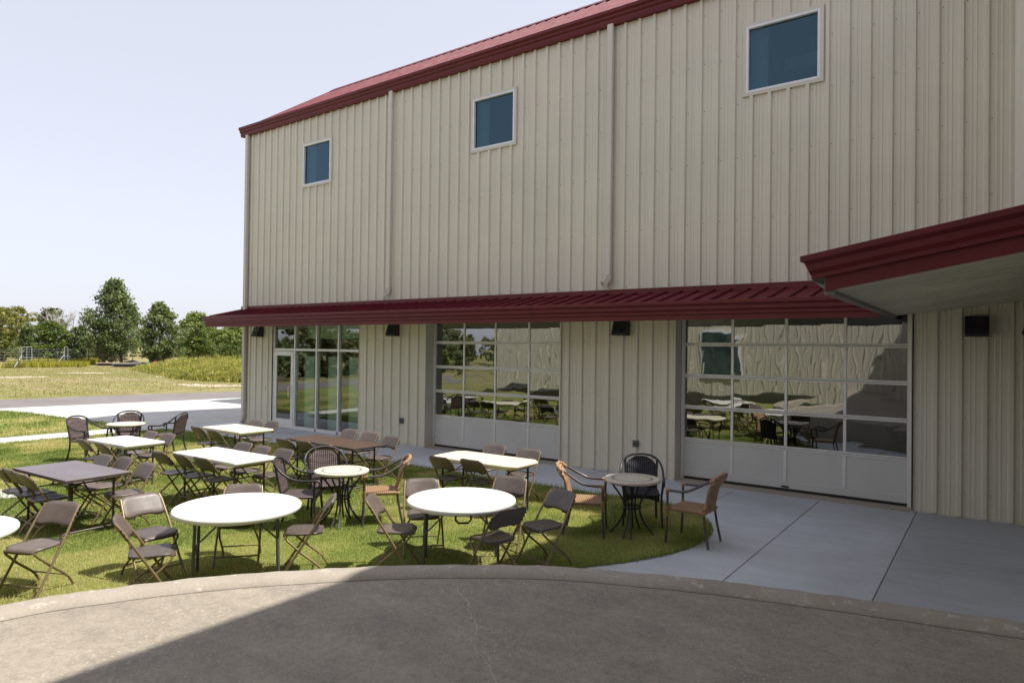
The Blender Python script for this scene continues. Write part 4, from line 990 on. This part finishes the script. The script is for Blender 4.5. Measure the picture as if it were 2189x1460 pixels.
def crown_points(H, Wd, zb, prof, ncl, per, seed):
    r_ = np.random.default_rng(seed); ph = r_.uniform(0, 6.28, 8)
    t_ = r_.uniform(0, 1, ncl)**.9; an = r_.uniform(0, 6.28, ncl); rr = np.sqrt(r_.uniform(.08, 1, ncl))
    rad = np.interp(t_, [p[0] for p in prof], [p[1] for p in prof])*Wd/2
    lump = 1+.24*np.sin(3*an+ph[0]+t_*7)+.2*np.sin(5*an+ph[1]-t_*11)+.16*np.sin(2*an+ph[2]+t_*17)
    rad = rad*lump*rr
    cx_ = rad*np.cos(an); cy_ = rad*np.sin(an); cz_ = zb+(H-zb)*t_
    P = np.repeat(np.stack([cx_, cy_, cz_], 1), per, 0)
    sg = .055*(H-zb)+.10; P = P+np.clip(r_.normal(0, 1, P.shape), -2, 2)*np.array([sg, sg, sg*.75])*.55
    cl = np.repeat(r_.uniform(0, 1, ncl), per)
    return P, cl
PEAR = [(0, .35), (.12, .8), (.3, 1), (.5, .86), (.75, .55), (.92, .25), (1, .06)]
ROUND = [(0, .5), (.2, .9), (.45, 1), (.7, .86), (.9, .5), (1, .15)]
SPREAD = [(0, .25), (.3, .6), (.6, 1), (.85, .8), (1, .3)]
def tree(label, x, y, H, Wd, zb, prof, c0, c1, ncl, per, size, seed, name='tree', trunks=((0, 0),), bark='bark', cat='tree', group=None, z=-.03):
    o = thing(name, label, cat, (x, y, z), rnd.uniform(0, 6.28), group)
    P, cl = crown_points(H, Wd, zb, prof, ncl, per, seed); n = len(P)
    t_ = np.clip(cl*.75+nr.uniform(-.1, .35, n), 0, 1)[:, None]
    cols = (np.array(c0)+(np.array(c1)-np.array(c0))*t_)*nr.uniform(.8, 1.2, (n, 1))
    ob = bpy.data.objects.new('crown', crown_mesh('crown', P, size, cols)); C.objects.link(ob); ob.parent = o
    rr = random.Random(seed); mb = MB()
    for tx, ty in trunks:
        r0 = .022*H+.03; pts = [(tx, ty, 0), (tx*1.05+rr.uniform(-.08, .08), ty*1.05, zb*.7), (tx*.8+rr.uniform(-.15, .15), ty*.8+rr.uniform(-.1, .1), zb+(H-zb)*.35), (tx*.5, ty*.5, H*.86)]
        mb.tube(smooth_curve(pts, 4), [r0*(1-.85*k/12) for k in range(13)], 7)
        for k in range(7):
            zz = zb*.75+(H-zb)*.09*k; a = rr.uniform(0, 6.28); l_ = Wd*.34*(1-k*.08); p0 = (tx*.95, ty*.95, zz)
            mb.tube(smooth_curve([p0, (tx+l_*.5*math.cos(a), ty+l_*.5*math.sin(a), zz+l_*.4), (tx+l_*math.cos(a), ty+l_*math.sin(a), zz+l_*.9)], 3), [r0*.45*(1-.12*q) for q in range(7)], 5)
    mb.build('trunk', bark, o); return o
DK = ((.05, .08, .034), (.20, .235, .10)); MD = ((.075, .115, .03), (.24, .29, .085)); YL = ((.10, .11, .03), (.27, .25, .08)); OL2 = ((.07, .08, .035), (.20, .19, .085))
tree('tallest dark green pear-shaped tree beyond the road, with two trunks', -80.0, 22.8, 9.3, 5.9, 1.35, PEAR, *DK, 330, 34, .30, 11, trunks=((-.9, -.5), (.7, .5)))
tree('dark green tree right of the tallest tree, above the heap of rubbish', -70.9, 23.3, 6.5, 4.7, .95, PEAR, *DK, 260, 32, .27, 12)
tree('bright green tree third from the left tall tree, above the tall weeds', -75.6, 29.8, 5.9, 4.5, .6, ROUND, *MD, 240, 32, .28, 13)
tree('bright green tree touching the corner of the beige building', -73.6, 33.6, 4.75, 5.4, .5, ROUND, *MD, 240, 30, .28, 14)
tree('yellowish tree at the far left edge', -102.0, 19.0, 6.5, 6.0, .8, SPREAD, *YL, 150, 26, .36, 15)
tree('tall thin-leaved yellow-green tree behind the left thicket', -112.6, 24.0, 7.2, 4.6, 2.0, SPREAD, *YL, 90, 24, .36, 16)
tree('narrow dark evergreen in the left thicket', -93.7, 19.1, 4.5, 2.6, .2, PEAR, *DK, 110, 26, .26, 17)
tree('bright green broad bush-like tree behind the wire gate', -93.8, 21.6, 4.8, 5.2, .1, ROUND, (.05, .085, .015), (.15, .19, .04), 210, 28, .29, 18)
tree('tall olive tree standing behind the left thicket', -114.5, 28.8, 7.4, 3.6, 2.0, SPREAD, *OL2, 110, 24, .34, 19)
tree('dark green tree between the bare tree and the tallest tree', -93.3, 24.6, 4.5, 3.0, .2, ROUND, *DK, 130, 28, .27, 20)
tree('small round grey-green shrub inside the wire fence', -83.0, 19.6, 1.5, 2.0, .0, ROUND, (.045, .065, .035), (.10, .13, .06), 60, 22, .18, 21, name='shrub', cat='shrub')
tree('olive shrub below the left side of the tallest tree', -88, 26, 3.4, 3.6, .1, ROUND, *OL2, 120, 24, .28, 22, name='shrub', cat='shrub')
tree('low yellow-green thicket left of the dark evergreen', -99, 17.0, 3.6, 6.5, .0, ROUND, (.06, .08, .015), (.19, .2, .05), 170, 26, .30, 23, name='shrub', cat='shrub')
tree('pale olive bush right of the bare tree', -100, 30.5, 3.8, 5.5, .0, ROUND, *OL2, 140, 24, .30, 24, name='shrub', cat='shrub')
tree('green bush by the weeds at the building corner', -62, 27.0, 2.9, 5.5, .0, ROUND, (.05, .08, .02), (.14, .17, .045), 150, 26, .24, 25, name='shrub', cat='shrub')
tree('olive bush between the bright green trees', -82, 35, 4.6, 5.0, .0, ROUND, *OL2, 150, 26, .28, 26, name='shrub', cat='shrub')
# tall weeds: plants of many small leaves, yellow flower heads on top
nw = 1500; wxx = nr.uniform(-64, -37, nw); front = np.interp(wxx, [-64, -53, -45, -42, -37], [17.5, 14.6, 11.7, 12.1, 13.2]); wyy = front+np.abs(nr.normal(0, 1, nw))*4.2
dfr = wyy-front; ph_ = (.35+.62*np.clip(dfr/4, 0, 1))*np.clip(1+.4*fnoise(wxx, wyy, .7, 12), .5, 1.5)*np.interp(wxx, [-64, -50, -37], [1.0, 1.25, 1.65])*nr.uniform(.45, 1.25, nw)
per = 30; t_ = nr.uniform(0, 1, (nw, per))**.8
P = np.stack([wxx[:, None]+nr.normal(0, .24, (nw, per))*(1.15-.9*t_), wyy[:, None]+nr.normal(0, .24, (nw, per))*(1.15-.9*t_), ph_[:, None]*t_], 2).reshape(-1, 3)
mixv = np.clip(np.repeat(.45+.45*fnoise(wxx, wyy, .5, 77)+nr.normal(0, .2, nw), per)+.25*t_.reshape(-1), 0, 1)[:, None]
cols = (np.array([.11, .14, .03])+np.array([.25, .20, .055])*mixv)*nr.uniform(.75, 1.2, (len(P), 1))
fw_ = (nr.uniform(0, 1, len(P)) < .02) & (t_.reshape(-1) > .85); cols[fw_] = np.array([.75, .52, .03])
ns = 26000; sx_ = nr.integers(0, nw, ns); xx_ = wxx[sx_]+nr.normal(0, .3, ns); yy_ = wyy[sx_]+nr.normal(0, .3, ns)
cs_ = np.array([.20, .20, .06])+np.array([.28, .22, .08])*nr.uniform(0, 1, (ns, 1))
tag(blades('tall_weeds', xx_, yy_, -.03, ph_[sx_]*nr.uniform(.6, 1.35, ns), nr.uniform(.02, .045, ns), cs_, lean=.5), 'loose dry stalks standing among the tall weeds', 'weeds', kind='stuff')
ob = bpy.data.objects.new('tall_weeds', crown_mesh('tall_weeds', P, .15, cols)); C.objects.link(ob); tag(ob, 'tall yellow-green weeds with yellow flowers beyond the road', 'weeds', kind='stuff')
# far wood
P = []; 
for k in range(90):
    xx = -150+k*1.1; yy = 34+(xx+150)*.62+nr.normal(0, 2); hh = 4.5+1.6*math.sin(k*.7)+nr.uniform(-.8, 1.2)
    q = nr.normal(0, 1, (160, 3))*np.array([1.6, 1.6, hh*.28])+np.array([xx, yy, hh*.5]); q[:, 2] = np.clip(q[:, 2], .1, hh*1.08); P.append(q)
P = np.concatenate(P); cols = (np.array([.07, .085, .03])+np.array([.09, .08, .03])*nr.uniform(0, 1, (len(P), 1)))
ob = bpy.data.objects.new('far_wood', crown_mesh('far_wood', P, .55, cols)); C.objects.link(ob); tag(ob, 'hazy far-off wood behind the thicket', 'wood', kind='stuff')
# bare tree
bo = thing('bare_tree', 'leafless grey tree rising out of the left thicket', 'tree', (-103.6, 27.0, -.03)); mb = MB(); rb = random.Random(5)
def branch(p, d, l_, r_, depth):
    p = Vector(p); q = p+d*l_; mid = p+d*l_*.5+Vector((rb.uniform(-.1, .1), rb.uniform(-.1, .1), 0))*l_
    mb.tube([p, mid, q], [r_, r_*.8, r_*.6], 5)
    if depth:
        for _ in range(3 if depth > 1 else 4):
            nd = (d+Vector((rb.uniform(-.6, .6), rb.uniform(-.6, .6), rb.uniform(-.1, .5)))).normalized(); branch(p+d*l_*rb.uniform(.5, 1), nd, l_*rb.uniform(.5, .75), r_*.55, depth-1)
for k in range(4): branch((rb.uniform(-.9, .9), rb.uniform(-.9, .9), 0), Vector((rb.uniform(-.2, .2), rb.uniform(-.2, .2), 1)).normalized(), rb.uniform(3.2, 3.9), .14, 3)
mb.build('branches', 'grey_bark', bo)
# trees seen only in the glass
for k, (x, y, H, Wd, c_) in enumerate([(-38.5, -8, 3.0, 8, OL2), (-41, -14, 3.6, 8, DK), (-43.5, -20.5, 4.0, 8, OL2), (-46, -27, 3.7, 9, DK), (-48, -34, 4.3, 9, MD), (-50, -41, 4.0, 9, DK), (-52, -48, 4.6, 9, OL2), (-47, -54, 4.4, 10, DK), (-41, -60, 4.8, 10, MD)]):
    tree(('lowest olive', 'first dark', 'pale olive', 'second dark', 'bright green', 'third dark', 'tall olive', 'broad dark', 'tallest bright')[k]+' roadside bush out of frame, mirrored in the glass doors', x, y, H, Wd, .0, ROUND, *c_, 150, 26, .40, 40+k, name='roadside_bush', cat='shrub', group='bushes mirrored in the glass')

# ------------------------------------------------------------------ fence and clutter under the trees
fl = [(-71.5, 8.2), (-73.8, 11.8), (-80.9, 18.3), (-81.7, 20.9), (-83.5, 24.5), (-87.2, 29.1)]
F = thing('wire_fence', 'wire fence with thin dark posts across the field', 'fence', (-80, 18, 0)); NF = (80, -18, 0)
seg = [Vector((x, y, 0)) for x, y in fl]; acc = []
for a, b_ in zip(seg[:-1], seg[1:]):
    m_ = max(1, int((b_-a).length/1.75))
    for k in range(m_): acc.append(a+(b_-a)*k/m_)
for p in acc: MB().box(p.x-.03, p.x+.03, p.y-.03, p.y+.03, -.03, 1.75+rnd.uniform(-.05, .1)).build('post', 'post_dark', F, NF)
for z in (.2, .45, .7, .95, 1.2, 1.45, 1.68):
    mb = MB(); mb.tube([p+Vector((0, 0, z)) for p in acc], .007, 3, False); mb.build('wire', 'post_metal', F, NF)
def gate(label, x, y, rz, wid, bays):
    g_ = thing('fence_gate', label, 'gate', (x, y, -.03), rz)
    for k in range(bays+1): MB().tube([(k*wid, 0, 0), (k*wid, 0, 1.95)], .028, 6).build('post', 'post_metal', g_)
    for k in range(bays):
        for z in (.95, 1.95): MB().tube([(k*wid, 0, z), ((k+1)*wid, 0, z)], .02, 6).build('rail', 'post_metal', g_)
    for s, x0 in ((-1, 0), (1, bays*wid)):
        MB().tube([(x0, 0, 1.15), (x0+s*1.25, 0, .1)], .03, 6).build('brace', 'post_metal', g_)
gate('double grey tube gate with white braces in the wire fence', -74.3, 12.2, math.atan2(6.5, -7.1), .95, 2)
gate('narrow grey H-brace frame in the wire fence near the tallest tree', -80.6, 18.1, math.atan2(6.5, -5), .6, 1)
sh = thing('white_shed', 'small white shed at the far left edge of the field', 'shed', (-97.6, 15.4, 0)); MB().box(-1.2, 1.2, -1.2, 1.2, 0, 2.3).build('wall', 'white_paint', sh); MB().extrude([(-1.35, 2.25), (0, 2.6), (1.35, 2.25), (1.35, 2.32), (0, 2.7), (-1.35, 2.32)], 'y', -1.3, 1.3).build('roof', 'post_metal', sh)
def mound(name, label, cat, x, y, rx, ry, h, mat, seed):
    r_ = random.Random(seed); mb = MB(); n, k_ = 14, 5; vs = []
    for j in range(k_+1):
        for i in range(n):
            a = 6.283*i/n; q = math.cos(j/k_*1.571); s_ = (1+r_.uniform(-.18, .18)); vs.append((rx*q*math.cos(a)*s_, ry*q*math.sin(a)*s_, h*math.sin(j/k_*1.571)*(1+r_.uniform(-.12, .12))))
    mb.add(vs, [(j*n+i, j*n+(i+1) % n, (j+1)*n+(i+1) % n, (j+1)*n+i) for j in range(k_) for i in range(n)], True)
    o = mb.build(name, mat); o.location = (x, y, -.03); return tag(o, label, cat)
mound('tarp_heap', 'black tarpaulin heap at the foot of the tallest tree', 'tarp', -77.5, 23.6, 1.0, .9, .55, 'tarp_black', 1)
mound('tarp_heap', 'low dark tarpaulin heap in the middle of the rubbish', 'tarp', -73.8, 23.2, 1.1, .8, .4, 'tarp_black', 2)
mound('grey_sack', 'grey-blue sack beside the red tub', 'sack', -71.2, 22.7, .55, .5, .6, 'grey_tarp', 3)
mound('red_tub', 'red plastic tub under the second tree', 'tub', -69.4, 22.2, .55, .5, .6, 'red_plastic', 4)
bd = thing('black_barrel', 'black barrel lying on the rubbish heap, its round end to the camera', 'barrel', (-71.4, 23.4, .75), R(-60))
MB().extrude([(.5*math.cos(6.283*k/18), .5*math.sin(6.283*k/18)) for k in range(18)], 'y', -.6, .45).build('shell', 'tarp_black', bd); MB().extrude([(.52*math.cos(6.283*k/18), .52*math.sin(6.283*k/18)) for k in range(18)], 'y', -.64, -.58).build('rim', 'tarp_black', bd)
for k, (x, y, l_, rz, lab) in enumerate([(-76.6, 21.8, 4.2, 1.0, 'long pale board lying in front of the tallest tree'), (-72.0, 21.3, 4.0, .95, 'grey board lying in front of the rubbish heap')]):
    o = thing('board', lab, 'board', (x, y, 0), rz); MB().bbox(-l_/2, l_/2, -.25, .25, .22, .3, .02).build('plank', 'board_wood' if k == 0 else 'post_metal', o); MB().bbox(-l_/2+.2, l_/2-.2, -.2, .2, -.03, .22, .02).build('support', 'tarp_black', o)
